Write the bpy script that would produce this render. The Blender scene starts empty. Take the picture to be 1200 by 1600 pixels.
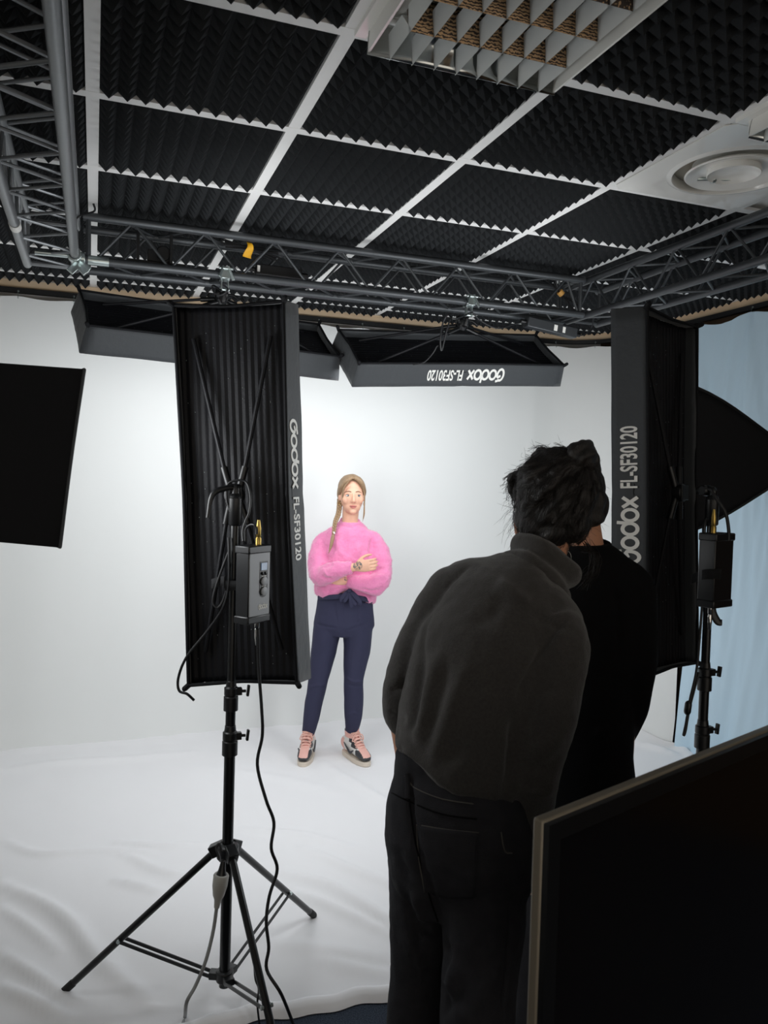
import bpy, bmesh, math, random
from mathutils import Vector as V, Matrix, noise
from math import sin, cos, pi, radians, atan2, exp, sqrt
import numpy as np

S = bpy.context.scene
COL = S.collection
rnd = random.Random(7)

# ------------------------------------------------------------------ camera, world, exposure
cam = bpy.data.objects.new('camera', bpy.data.cameras.new('camera'))
COL.objects.link(cam)
CR, CU, CW = V((0.938644, -0.343990, 0.024870)), V((-0.008258, 0.049672, 0.998731)), V((0.344789, 0.937658, -0.043784))
cam.matrix_world = Matrix(((CR.x, CU.x, -CW.x, 0), (CR.y, CU.y, -CW.y, 0), (CR.z, CU.z, -CW.z, 1.6746), (0, 0, 0, 1)))
cam.data.sensor_fit = 'VERTICAL'
cam.data.sensor_height = 36.0
cam.data.lens = 1234.90 / 1600 * 36.0
cam.data.clip_start = 0.05
cam.data.dof.use_dof = True
cam.data.dof.focus_distance = 3.9
cam.data.dof.aperture_fstop = 10.0
S.camera = cam

S.view_settings.view_transform = 'Standard'
S.view_settings.look = 'None'
S.view_settings.gamma = 1.0
S.view_settings.use_curve_mapping = False
S.view_settings.exposure = 0.0
S.cycles.max_bounces = 10
S.cycles.diffuse_bounces = 6
S.cycles.sample_clamp_indirect = 6.0
S.cycles.use_denoising = True

WORLD_STRENGTH = 0.9
DIFFUSER = 7.9          # strength of the softbox diffusers
w = bpy.data.worlds.new('studio_dark'); S.world = w; w.use_nodes = True
w.node_tree.nodes['Background'].inputs[0].default_value = (1.0, 0.91, 0.80, 1)
w.node_tree.nodes['Background'].inputs[1].default_value = WORLD_STRENGTH

# ------------------------------------------------------------------ materials
def lin(c):
    if isinstance(c, str):
        c = [int(c[i:i+2], 16) / 255 for i in (0, 2, 4)]
    return tuple((x / 12.92 if x <= .04045 else ((x + .055) / 1.055) ** 2.4) for x in c) + (1,)

def mat(name, col, rough=.6, metal=0, bump=None, var=None, sheen=0, spec=.5, emit=None, coat=0, sub=0, aniso=None):
    """bump=(scale,strength[,detail]); var=(scale, colour2, sharp) mottles the colour with noise"""
    m = bpy.data.materials.new(name); m.use_nodes = True
    nt = m.node_tree; b = nt.nodes['Principled BSDF']
    b.inputs['Base Color'].default_value = lin(col)
    b.inputs['Roughness'].default_value = rough
    b.inputs['Metallic'].default_value = metal
    b.inputs['Specular IOR Level'].default_value = spec
    if sheen: b.inputs['Sheen Weight'].default_value = sheen; b.inputs['Sheen Roughness'].default_value = .5
    if coat: b.inputs['Coat Weight'].default_value = coat
    if sub:
        b.inputs['Subsurface Weight'].default_value = sub
        b.inputs['Subsurface Radius'].default_value = (.01, .004, .002)
    if emit:
        b.inputs['Emission Color'].default_value = lin(emit[0]); b.inputs['Emission Strength'].default_value = emit[1]
    tc = nt.nodes.new('ShaderNodeTexCoord')
    def noise_node(scale, detail=3, stretch=None):
        n = nt.nodes.new('ShaderNodeTexNoise'); n.inputs['Scale'].default_value = scale; n.inputs['Detail'].default_value = detail
        src = tc.outputs['Object']
        if stretch:
            mp = nt.nodes.new('ShaderNodeMapping'); mp.inputs['Scale'].default_value = stretch
            nt.links.new(src, mp.inputs[0]); src = mp.outputs[0]
        nt.links.new(src, n.inputs['Vector']); return n
    if bump:
        n = noise_node(bump[0], bump[2] if len(bump) > 2 else 3, aniso)
        bp = nt.nodes.new('ShaderNodeBump'); bp.inputs['Strength'].default_value = bump[1]; bp.inputs['Distance'].default_value = .01
        nt.links.new(n.outputs[0], bp.inputs['Height']); nt.links.new(bp.outputs[0], b.inputs['Normal'])
    if var:
        n = noise_node(var[0], 4, aniso)
        r = nt.nodes.new('ShaderNodeValToRGB')
        s = var[2] if len(var) > 2 else .2
        r.color_ramp.elements[0].position = .5 - s; r.color_ramp.elements[1].position = .5 + s
        r.color_ramp.elements[0].color = lin(col); r.color_ramp.elements[1].color = lin(var[1])
        nt.links.new(n.outputs[0], r.inputs[0]); nt.links.new(r.outputs[0], b.inputs['Base Color'])
    return m

M = {}
M['ceiling_white'] = mat('ceiling_white', 'f2f2f0', .5)
M['foam'] = mat('acoustic_foam', '26282a', .95, bump=(260, .25), spec=.2)
M['truss'] = mat('truss_dark_coat', '4a4d50', .42, .55, bump=(90, .05))
M['truss_lit'] = mat('truss_coat_lit', '84878a', .38, .6, bump=(70, .05))  # same coat as the dark truss, lightened to paint in the strong light
M['steel'] = mat('galvanised_steel', 'b9c3c2', .28, .95)
M['chrome'] = mat('chrome', 'd8d8d8', .12, 1)
M['brass'] = mat('gold_plated', 'b59a55', .3, 1)
M['box_fabric'] = mat('softbox_nylon', '3a3d40', .62, bump=(34, .25, 4), spec=.35, sheen=.15)
M['box_black'] = mat('softbox_lining', '0b0c10', .75, bump=(30, .2), spec=.25)
M['mat_black'] = mat('light_mat_fabric', '0c0d12', .6, bump=(160, .15), spec=.3)
M['white_print'] = mat('white_print', 'e4e3de', .6)
M['plastic'] = mat('black_plastic', '0d0e10', .38)
M['stand_black'] = mat('black_anodised_tube', '0a0b0d', .3, spec=.5)
M['rubber'] = mat('black_rubber', '0b0b0c', .7)
M['cable'] = mat('black_cable', '111215', .5)
M['grey_cable'] = mat('grey_cable', '8d8f8f', .5)
M['grey_plastic'] = mat('grey_plastic', 'aaa9a4', .45)
M['velcro'] = mat('black_strap', '07070a', .95)
M['tape_yellow'] = mat('yellow_tape', 'e0a515', .5)
M['tape_orange'] = mat('orange_tape', 'cf9a4c', .5)
M['wall_white'] = mat('painted_wall_white', 'd9d9d6', .8, bump=(60, .04))
M['wall_rear'] = mat('painted_wall_beige', '8a7760', .8, bump=(40, .04))
M['wall_tan'] = mat('painted_wall_brown', '4a3826', .8, bump=(40, .04))
M['wood'] = mat('pine_batten', 'ecd3b4', .6, var=(5, 'dfc09a', .25), aniso=(.6, .6, 9))
M['carpet'] = mat('blue_grey_carpet', '2c3440', .95, bump=(420, .9, 2), var=(260, '5b6574', .18), spec=.1)
M['cloth_white'] = mat('white_backdrop_cloth', 'e7e9e8', .85, bump=(3.0, .25, 2), spec=.15)
M['cloth_floor'] = mat('white_floor_cloth', 'f0f0f2', .8, bump=(5.0, .35, 3), spec=.15)
M['cloth_blue'] = mat('pale_blue_backdrop_cloth', 'cbe4f4', .75, bump=(4.0, .2, 2), spec=.2)
M['tube_glass'] = mat('fluorescent_tube_glass', 'e8ebea', .25)
M['louvre'] = mat('mirror_louvre', 'c9cccb', .16, 1)
M['white_enamel'] = mat('white_enamel', 'f0efea', .22, coat=.3)
M['tv_black'] = mat('tv_black_bezel', '0c0c0d', .3)
M['tv_edge'] = mat('tv_grey_edge', '7a7264', .4, .3)
M['control_grey'] = mat('controller_grey', '96989b', .45, .1)
M['control_dark'] = mat('controller_black', '121316', .35)
M['lcd'] = mat('lcd_window', '2a4460', .2, emit=('5f86b0', .22))

# light diffusers: a lamp's own glowing front
for key_, k_ in (('diffuser', 1.0), ('diffuser_strong', 1.6)):
    m = mat(key_ + '_glow', 'f4f6f8', .8); M[key_] = m
    m.node_tree.nodes['Principled BSDF'].inputs['Emission Color'].default_value = (.96, .985, 1, 1)
    m.node_tree.nodes['Principled BSDF'].inputs['Emission Strength'].default_value = DIFFUSER * k_

# ------------------------------------------------------------------ mesh helpers
def frame_of(d, ref=None):
    d = V(d).normalized()
    r = V(ref) if ref is not None else (V((0, 0, 1)) if abs(d.z) < .9 else V((1, 0, 0)))
    u = r - d * r.dot(d)
    if u.length < 1e-6: u = d.orthogonal()
    u.normalize(); return d, u, d.cross(u)

def catmull(pts, k):
    pts = [V(p) for p in pts]
    if len(pts) < 3 or k <= 1: return pts if k <= 1 else [pts[0].lerp(pts[-1], i / k) for i in range(k + 1)]
    P = [pts[0] * 2 - pts[1]] + pts + [pts[-1] * 2 - pts[-2]]
    out = []
    for i in range(1, len(P) - 2):
        a, b, c, d = P[i-1], P[i], P[i+1], P[i+2]
        for j in range(k):
            t = j / k
            out.append(.5 * ((2 * b) + (c - a) * t + (2 * a - 5 * b + 4 * c - d) * t * t + (3 * b - a - 3 * c + d) * t ** 3))
    out.append(pts[-1]); return out

def interp(vals, n):
    xs = np.linspace(0, len(vals) - 1, n)
    return list(np.interp(xs, range(len(vals)), vals))

class MB:
    def __init__(s): s.v, s.f, s.mi = [], [], []
    def add(s, vs, fs, mi=0, X=None):
        o = len(s.v)
        s.v += [(X @ V(p)) if X is not None else V(p) for p in vs]
        s.f += [tuple(o + i for i in f) for f in fs]; s.mi += [mi] * len(fs); return s
    def box(s, c, d, X=None, mi=0):
        x, y, z = d[0] / 2, d[1] / 2, d[2] / 2; c = V(c)
        vs = [c + V((a * x, b * y, e * z)) for a in (-1, 1) for b in (-1, 1) for e in (-1, 1)]
        return s.add(vs, [(0, 1, 3, 2), (4, 6, 7, 5), (0, 4, 5, 1), (2, 3, 7, 6), (0, 2, 6, 4), (1, 5, 7, 3)], mi, X)
    def bar(s, a, b, w, h, ref=None, mi=0):
        a, b = V(a), V(b); d, u, r = frame_of(b - a, ref)
        vs = [p + u * (i * h / 2) + r * (j * w / 2) for p in (a, b) for i, j in ((-1, -1), (1, -1), (1, 1), (-1, 1))]
        return s.add(vs, [(0, 1, 2, 3), (7, 6, 5, 4), (0, 4, 5, 1), (1, 5, 6, 2), (2, 6, 7, 3), (3, 7, 4, 0)], mi)
    def loft(s, pts, ra, rb=None, n=16, ref=None, k=1, mi=0, caps=True, round_caps=False, closed=False, power=2):
        """elliptical rings along pts: ra along ref, rb across"""
        P = catmull(pts, k); N = len(P)
        ra = ra if isinstance(ra, (list, tuple)) else [ra] * len(pts)
        rb = ra if rb is None else (rb if isinstance(rb, (list, tuple)) else [rb] * len(pts))
        ra, rb = interp(ra, N), interp(rb, N)
        refs = ref if isinstance(ref, list) else None
        if refs: refs = catmull(refs, k) if len(refs) == len(pts) else refs
        rings = []; u = None
        for i, p in enumerate(P):
            t = (P[min(i + 1, N - 1)] - P[max(i - 1, 0)])
            if closed: t = P[(i + 1) % N] - P[(i - 1) % N]
            if t.length < 1e-9: t = V((0, 0, 1))
            t.normalize()
            if refs: rr = refs[i]
            elif ref is not None: rr = V(ref)
            else: rr = u if u is not None else frame_of(t)[1]
            _, u, r = frame_of(t, rr)
            rings.append((p, t, u, r, ra[i], rb[i]))
        if round_caps and caps:
            def capr(R, sg):
                p, t, u, r, a, b = R; m_ = min(a, b)
                return [(p + t * sg * m_ * sin(q), t, u, r, a * cos(q), b * cos(q)) for q in (radians(35), radians(65), radians(82))]
            rings = capr(rings[0], -1)[::-1] + rings + capr(rings[-1], 1)
        vs = []
        for p, t, u, r, a, b in rings:
            for j in range(n):
                q = 2 * pi * j / n; cx, sy = cos(q), sin(q)
                if power != 2:
                    cx = math.copysign(abs(cx) ** (2 / power), cx); sy = math.copysign(abs(sy) ** (2 / power), sy)
                vs.append(p + u * (a * cx) + r * (b * sy))
        L = len(rings); fs = []
        for i in range(L if closed else L - 1):
            i2 = (i + 1) % L
            for j in range(n):
                fs.append((i * n + j, i * n + (j + 1) % n, i2 * n + (j + 1) % n, i2 * n + j))
        if caps and not closed:
            fs.append(tuple(range(n))[::-1]); fs.append(tuple((L - 1) * n + j for j in range(n)))
        return s.add(vs, fs, mi)
    def tube(s, pts, r, n=10, k=1, mi=0, **kw): return s.loft(pts, r, None, n, None, k, mi, **kw)
    def lathe(s, prof, X=None, n=24, mi=0, ax=None, o=None, ref=None, hollow=False):
        """prof = [(radius, height)]; either matrix X or origin o and axis ax"""
        if ax is not None:
            d, u, r = frame_of(ax, ref); o = V(o or (0, 0, 0))
        else: d, u, r, o = V((0, 0, 1)), V((1, 0, 0)), V((0, 1, 0)), V(o or (0, 0, 0))
        vs = [o + d * h + (u * cos(2 * pi * j / n) + r * sin(2 * pi * j / n)) * max(a, 1e-5) for a, h in prof for j in range(n)]
        fs = [(i * n + j, i * n + (j + 1) % n, (i + 1) * n + (j + 1) % n, (i + 1) * n + j) for i in range(len(prof) - 1) for j in range(n)]
        L = len(prof) - 1
        if hollow: fs += [(L * n + j, L * n + (j + 1) % n, (j + 1) % n, j) for j in range(n)]
        else: fs += [tuple(range(n))[::-1], tuple(L * n + j for j in range(n))]
        return s.add(vs, fs, mi, X)
    def sphere(s, c, r, n=16, m=10, X=None, mi=0):
        r = V(r) if not isinstance(r, (int, float)) else V((r, r, r)); c = V(c)
        vs = [c + V((0, 0, r.z))]
        for i in range(1, m):
            t = pi * i / m
            vs += [c + V((r.x * sin(t) * cos(2 * pi * j / n), r.y * sin(t) * sin(2 * pi * j / n), r.z * cos(t))) for j in range(n)]
        vs.append(c - V((0, 0, r.z)))
        fs = [(0, 1 + j, 1 + (j + 1) % n) for j in range(n)]
        for i in range(m - 2):
            for j in range(n):
                a = 1 + i * n + j; b = 1 + i * n + (j + 1) % n
                fs.append((a, a + n, b + n, b))
        e = len(vs) - 1; q = 1 + (m - 2) * n
        fs += [(e, q + (j + 1) % n, q + j) for j in range(n)]
        return s.add(vs, fs, mi, X)
    def prism(s, poly, h0, h1, X=None, mi=0):
        n = len(poly)
        vs = [V((x, y, h0)) for x, y in poly] + [V((x, y, h1)) for x, y in poly]
        return s.add(vs, [tuple(range(n))[::-1], tuple(range(n, 2 * n))] + [(i, (i + 1) % n, n + (i + 1) % n, n + i) for i in range(n)], mi, X)
    def grid(s, nu, nv, fn, mi=0):
        vs = [fn(i / nu, j / nv) for j in range(nv + 1) for i in range(nu + 1)]
        return s.add(vs, [(j * (nu + 1) + i, j * (nu + 1) + i + 1, (j + 1) * (nu + 1) + i + 1, (j + 1) * (nu + 1) + i) for j in range(nv) for i in range(nu)], mi)
    def mesh(s, name, X=None):
        me = bpy.data.meshes.new(name)
        me.from_pydata([tuple(X @ p) if X is not None else tuple(p) for p in s.v], [], s.f)
        me.polygons.foreach_set('material_index', s.mi)
        bm = bmesh.new(); bm.from_mesh(me); bmesh.ops.recalc_face_normals(bm, faces=bm.faces); bm.to_mesh(me); bm.free()
        return me
    def build(s, name, mats, parent=None, smooth=True, bevel=0, world=True, angle=40, solid=0, fixn=True):
        X = ROOTM[parent.name].inverted() if (parent is not None and world) else None
        me = s.mesh(name, X)
        return put(name, me, mats, parent, smooth, bevel, angle, solid)

ROOTM = {}
def put(name, me, mats, parent=None, smooth=True, bevel=0, angle=40, solid=0):
    me.name = name
    for q in (mats if isinstance(mats, (list, tuple)) else [mats]): me.materials.append(M[q] if isinstance(q, str) else q)
    if smooth:
        me.polygons.foreach_set('use_smooth', [True] * len(me.polygons))
        if angle < 180:
            try: me.set_sharp_from_angle(angle=radians(angle))
            except Exception: pass
    o = bpy.data.objects.new(name, me); COL.objects.link(o)
    ROOTM[o.name] = Matrix.Identity(4)
    if parent is not None:
        o.parent = parent; ROOTM[o.name] = ROOTM[parent.name]
    if solid:
        q = o.modifiers.new('thickness', 'SOLIDIFY'); q.thickness = solid; q.offset = 0
    if bevel:
        q = o.modifiers.new('bevel', 'BEVEL'); q.width = bevel; q.segments = 2; q.limit_method = 'ANGLE'; q.angle_limit = radians(40)
    return o

def tag(o, label=None, cat=None, group=None, kind=None):
    if label: o['label'] = label
    if cat: o['category'] = cat
    if group: o['group'] = group
    if kind: o['kind'] = kind
    return o

def thing(name, label, cat, X=None, loc=None, rz=0, group=None):
    o = bpy.data.objects.new(name, None); COL.objects.link(o); o.empty_display_size = .05
    X = X if X is not None else Matrix.Translation(V(loc)) @ Matrix.Rotation(rz, 4, 'Z')
    o.matrix_world = X; ROOTM[o.name] = X.copy()
    return tag(o, label, cat, group)

def struct(o): o['kind'] = 'structure'; return o

def dup(root, X, label=None, group=None):
    c = root.copy(); COL.objects.link(c); c.matrix_world = X; ROOTM[c.name] = X.copy()
    if label: c['label'] = label
    if group: c['group'] = group
    def kids(a, b):
        for ch in a.children:
            d = ch.copy(); COL.objects.link(d); d.parent = b; ROOTM[d.name] = X.copy(); kids(ch, d)
    kids(root, c); return c

def az_frame(o, az=0, pitch=0, roll=0):
    """matrix whose local y looks along azimuth az (clockwise from +Y) and pitch; x right, z up; roll about y"""
    az, pitch, roll = radians(az), radians(pitch), radians(roll)
    F = V((sin(az) * cos(pitch), cos(az) * cos(pitch), sin(pitch))); R = V((cos(az), -sin(az), 0)); U = R.cross(F)
    R2 = R * cos(roll) + U * sin(roll); U2 = -R * sin(roll) + U * cos(roll)
    o = V(o)
    return Matrix(((R2.x, F.x, U2.x, o.x), (R2.y, F.y, U2.y, o.y), (R2.z, F.z, U2.z, o.z), (0, 0, 0, 1)))

def text_mesh(txt, height, width, bold=0.0):
    """flat lettering in the xy plane, cap height 'height', squeezed to 'width', thickness .0012; returns MB"""
    cu = bpy.data.curves.new('t', 'FONT'); cu.body = txt; cu.size = 1; cu.offset = bold; cu.extrude = .01; cu.resolution_u = 4
    ob = bpy.data.objects.new('t', cu); COL.objects.link(ob)
    dg = bpy.context.evaluated_depsgraph_get(); dg.update()
    me = bpy.data.meshes.new_from_object(ob.evaluated_get(dg))
    vs = np.array([v.co[:] for v in me.vertices]); fs = [tuple(p.vertices) for p in me.polygons]
    bpy.data.objects.remove(ob); bpy.data.curves.remove(cu); bpy.data.meshes.remove(me)
    lo, hi = vs.min(0), vs.max(0)
    vs[:, 0] = (vs[:, 0] - lo[0]) / (hi[0] - lo[0]) * width
    vs[:, 1] = (vs[:, 1] - lo[1]) / (hi[1] - lo[1]) * height
    vs[:, 2] = (vs[:, 2]) / .02 * .0012
    mb = MB(); mb.add([V(p) for p in vs], fs); return mb

def logo_mesh(h, width):
    """rounded five letter wordmark from ribbon strokes: G, o, d, o, x"""
    mb = MB(); t = .26; W = 5.35
    def stroke(pts, w=t):
        L = len(pts); vs = []
        for i in range(L):
            a = V(pts[max(i - 1, 0)]); b = V(pts[min(i + 1, L - 1)]); d = (b - a).normalized(); nn = V((-d.y, d.x, 0))
            for sg in (-1, 1):
                for z in (-1, 1):
                    vs.append(V(pts[i]) + nn * (sg * w / 2) + V((0, 0, z)))
        fs = [(0, 1, 3, 2), (4 * L - 4, 4 * L - 2, 4 * L - 1, 4 * L - 3)]
        for i in range(L - 1):
            a = 4 * i; b = a + 4
            fs += [(a, b, b + 1, a + 1), (a + 2, a + 3, b + 3, b + 2), (a + 1, b + 1, b + 3, a + 3), (a, a + 2, b + 2, b)]
        mb.add(vs, fs)
    def arc(cx, cy, rx, ry, a0, a1, n=20): return [(cx + rx * cos(radians(a0 + (a1 - a0) * i / n)), cy + ry * sin(radians(a0 + (a1 - a0) * i / n)), 0) for i in range(n + 1)]
    stroke([(1.12, 1.2, 0), (.8, 1.16, 0)] + arc(.55, .5, .45, .62, 60, 380) + [(.9, .78, 0), (.5, .62, 0)])
    stroke(arc(1.68, .5, .45, .5, 0, 360))
    stroke(arc(2.78, .5, .45, .5, 0, 360)); stroke([(3.22, .5, 0), (3.3, 1.38, 0)])
    stroke(arc(3.88, .5, .45, .5, 0, 360))
    stroke([(4.5, 1.0, 0), (5.3, 0, 0)]); stroke([(5.3, 1.0, 0), (4.5, 0, 0)])
    for p in mb.v: p.x *= width / W; p.y *= h; p.z *= .0006
    return mb

# ------------------------------------------------------------------ the room shell
CEIL = 2.78
GX, GY, CELL = -0.0133, 1.3247, 0.6            # ceiling grid origin and pitch
struct(MB().box((1.0, 1.35, -.03), (5.6, 7.9, .06)).build('floor', 'carpet', smooth=False))
struct(MB().box((1.0, 1.35, CEIL + .07), (5.6, 7.9, .1)).build('ceiling', 'ceiling_white', smooth=False))
struct(MB().box((1.0, 5.27, 1.39), (5.6, .1, 2.78)).build('wall_back', 'wall_white', smooth=False))
struct(MB().box((3.72, 1.35, 1.39), (.1, 7.9, 2.78)).build('wall_right', 'wall_tan', smooth=False))
struct(MB().box((-1.75, 1.35, 1.39), (.1, 7.9, 2.78)).build('wall_left', 'wall_white', smooth=False))

# T-bars of the suspended ceiling
g = MB()
for i in range(-2, 7):
    g.box((GX + i * CELL, 2.6, CEIL - .001), (.038, 5.2, .012))
for j in range(-1, 7):
    g.box((1.0, GY + j * CELL, CEIL - .0015), (5.5, .038, .012))
struct(g.build('trim_1', 'ceiling_white', smooth=False))

# pine batten under the ceiling edge, following the curtain's rounded corner
def rail_path(inset, left=-1.62, yb=5.12, xr=3.58, rad=.42, yend=.2, n=14):
    yb -= inset; xr -= inset
    p = [V((left, yb, 0)), V((xr - rad, yb, 0))]
    p += [V((xr - rad + rad * sin(radians(90 * k / n)), yb - rad + rad * cos(radians(90 * k / n)), 0)) for k in range(1, n + 1)]
    p.append(V((xr, yend, 0))); return p
def sweep(path, prof, mi=0):
    """extrude a closed (outward, z) profile along a level path"""
    mb = MB(); N = len(path); n = len(prof)
    vs = []
    for i, p in enumerate(path):
        t = (path[min(i + 1, N - 1)] - path[max(i - 1, 0)]).normalized(); o = V((-t.y, t.x, 0))
        vs += [p + o * a + V((0, 0, z)) for a, z in prof]
    fs = [(i * n + j, i * n + (j + 1) % n, (i + 1) * n + (j + 1) % n, (i + 1) * n + j) for i in range(N - 1) for j in range(n)]
    fs += [tuple(range(n)), tuple((N - 1) * n + j for j in range(n))[::-1]]
    return mb.add(vs, fs, mi)
struct(sweep(rail_path(0), [(0, 2.722), (0, 2.772), (.025, 2.772), (.025, 2.722)]).build('trim_2', 'wood', smooth=False))
rail = sweep(rail_path(.03), [(-.012, 2.69), (-.012, 2.718), (.02, 2.718), (.02, 2.69)]).build('curtain_rail', 'plastic', smooth=False)
tag(rail, 'black curtain rail under the pine batten round two sides of the set', 'rail')

# white backdrop cloth on the rail
def path_len(path):
    d = [0]
    for a, b in zip(path, path[1:]): d.append(d[-1] + (b - a).length)
    return d
def hang(path, z0, z1, seg, nv, wave, hooks=.30, sag=.02, seed=0, hem=0):
    d = path_len(path); L = d[-1]; nu = int(L / seg)
    def at_s(s):
        for k in range(len(d) - 1):
            if s <= d[k + 1] + 1e-9: break
        f = (s - d[k]) / max(d[k + 1] - d[k], 1e-9)
        t = (path[k + 1] - path[k]).normalized(); return path[k].lerp(path[k + 1], f), V((-t.y, t.x, 0))
    def fn(u, v):
        s = u * L; p, o = at_s(s); h = 1 - v       # v = 0 at the top
        top = z1 - sag * abs(sin(pi * s / hooks)) ** 1.5 * max(0, 1 - v * 6)
        z = top + (z0 - top) * v
        return V((p.x, p.y, z)) - o * (wave(s, v) + .004) 
    return MB().grid(nu, nv, fn), at_s, L
def wave_white(s, v):
    n = noise.noise(V((s * 1.3, v * .7, 3.1))) * .02 + noise.noise(V((s * 4.0, v * 1.1, 9.0))) * .006
    return .02 + n * (.3 + v) + .006 * exp(-((s - 4.62) / .05) ** 2) + .015 * max(0, v - .94) / .06
cpath = rail_path(.03, yend=4.06)
mb, cs, CL = hang(cpath, .0, 2.668, .035, 46, wave_white, sag=.012)
wc = mb.build('white_backdrop', 'cloth_white', angle=180)
tag(wc, 'white studio backdrop cloth hanging from the rail behind the woman in pink', 'backdrop')
hk = MB()
# blue cloth on the right-hand rail
def wave_blue(s, v):
    a = .035 + .022 * noise.noise(V((s * 4 + v * .9, v * .8, 1.0))) * (.35 + v) + .012 * noise.noise(V((s * 13 + v * 5.0, v * 1.4, 5.0))) + .005 * noise.noise(V((s * 30 + v * 9, v * 3.0, 8.0)))
    for hk_ in (0, .42, .84, 1.26):                       # pull folds running down from each hook
        for sl, wd in ((.05, .012), (.22, .018), (.45, .022), (-.18, .016), (-.40, .02)):
            a += .018 * exp(-((s - hk_ - sl * v - .01) / (wd + .03 * v)) ** 2) * min(1, v * 6) * exp(-v * 1.6)
    a += .05 * max(0, v - .72) * 3 * abs(sin(s * 13 + 5 * v)) ** 1.5
    return a
bpath = [V((3.55, 4.0, 0)), V((3.55, 2.3, 0))]
mb, bs, BL = hang(bpath, .01, 2.672, .0125, 90, wave_blue, hooks=.42, sag=.03)
bc = mb.build('blue_backdrop', 'cloth_blue', angle=180)
tag(bc, 'pale blue backdrop cloth hooked on the rail along the right side', 'backdrop')
# the little hooks that carry the cloths
def hook(p, o, label, group):
    h = MB(); h.tube([p + V((0, 0, .035)), p + V((0, 0, .012)) - o * .01, p - o * .012 + V((0, 0, -.01)), p + V((0, 0, -.018))], .0028, 6, 3)
    h.sphere(p + V((0, 0, .03)), .006, 8, 6)
    return tag(h.build('curtain_hook', 'steel'), label, 'hook', group)
for k in range(1, 18):
    s = .30 * k
    p, o = cs(s)
    if -.7 < p.x: hook(p + V((0, 0, 2.668)) - o * .012, o, 'small metal hook carrying the white cloth on the rail', 'hooks of the white cloth')
for k in range(1, 3):
    p, o = bs(.42 * k); hook(p + V((0, 0, 2.672)) - o * .012, o, 'small metal hook carrying the blue cloth on the rail, ' + ('nearer the tall right softbox' if k == 1 else 'farther from the tall right softbox'), 'hooks of the blue cloth')

# white cloth spread on the floor
FR = [  # wrinkle ridges: centre line on the floor, half width, height
 ([V((-0.34, 3.423, 0)), V((-0.17, 3.216, 0)), V((-0.058, 3.018, 0)), V((0.03, 2.781, 0)), V((0.166, 2.523, 0))], .035, .022),
 ([V((-0.321, 3.24, 0)), V((-0.207, 3.065, 0)), V((-0.105, 2.878, 0))], .025, .012),
 ([V((-0.29, 2.926, 0)), V((-0.153, 2.73, 0)), V((-0.056, 2.583, 0))], .03, .016),
 ([V((-0.27, 2.734, 0)), V((-0.164, 2.615, 0)), V((-0.066, 2.503, -0))], .03, .016),
 ([V((0.02, 2.917, 0)), V((0.099, 2.665, 0)), V((0.178, 2.475, -0))], .03, .012),
 ([V((-0.354, 3.815, 0)), V((-0.207, 3.645, 0)), V((0.035, 3.6, 0)), V((0.238, 3.537, 0))], .028, .012),
 ([V((0.119, 3.669, 0)), V((0.284, 3.573, 0)), V((0.453, 3.534, 0))], .025, .012),
 ([V((0.142, 3.536, 0)), V((0.268, 3.346, 0)), V((0.369, 3.27, 0))], .028, .013),
 ([V((0.109, 3.308, 0)), V((0.244, 3.188, 0))], .03, .014),
 ([V((0.775, 3.159, 0)), V((0.915, 3.002, 0)), V((1.069, 2.658, 0)), V((1.16, 2.511, 0))], .035, .02),
 ([V((0.757, 3.026, 0)), V((0.874, 2.861, 0)), V((1.046, 2.597, 0))], .03, .016),
 ([V((0.896, 3.365, 0)), V((1.028, 3.137, 0)), V((1.171, 2.922, 0)), V((1.291, 2.687, 0))], .03, .014),
 ([V((1.268, 4.357, 0)), V((1.367, 3.926, -0)), V((1.445, 3.68, 0)), V((1.562, 3.421, 0))], .035, .012),
 ([V((0.669, 3.622, 0)), V((0.916, 3.504, 0)), V((1.125, 3.282, 0))], .03, .010),
 ([V((0.536, 4.509, 0)), V((0.921, 4.245, -0)), V((1.197, 3.932, 0))], .05, .008),
 ([V((-0.474, 4.754, -0)), V((-0.18, 4.769, -0)), V((0.199, 4.733, 0)), V((0.562, 4.738, 0))], .05, .012),
 ([V((3.805, 4.757, 0)), V((3.832, 4.51, 0)), V((3.707, 4.053, 0))], .05, .03),
 ([V((3.555, 4.438, 0)), V((3.589, 4.218, 0)), V((3.452, 3.822, 0))], .04, .025),
 ([V((3.296, 4.107, 0)), V((3.375, 3.902, 0))], .04, .02),
 ([V((0.748, 2.565, 0)), V((0.853, 2.457, 0)), V((0.964, 2.385, -0))], .04, .010),
 ([V((0.6, 2.711, 0)), V((0.801, 2.587, -0)), V((0.96, 2.497, -0))], .05, .010),
]
SEG = []
for pl, wd, ht in FR:
    q = catmull(pl, 4)
    for i in range(len(q) - 1): SEG.append((q[i].x, q[i].y, q[i+1].x, q[i+1].y, wd, ht * (.35 + .65 * sin(pi * (i + .5) / (len(q) - 1)))))
SEG = np.array(SEG)
X0, X1, Y1 = -1.55, 3.5, 5.09
def front_edge(x):
    return np.interp(x, [-1.55, -.4, .48, .64, .93, 1.25, 1.6, 2.2, 3.5], [2.05, 2.28, 2.315, 2.305, 2.275, 2.10, 1.95, 1.9, 1.9]) + .008 * sin(x * 17) + .005 * sin(x * 41)
nu, nv = 300, 250
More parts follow.
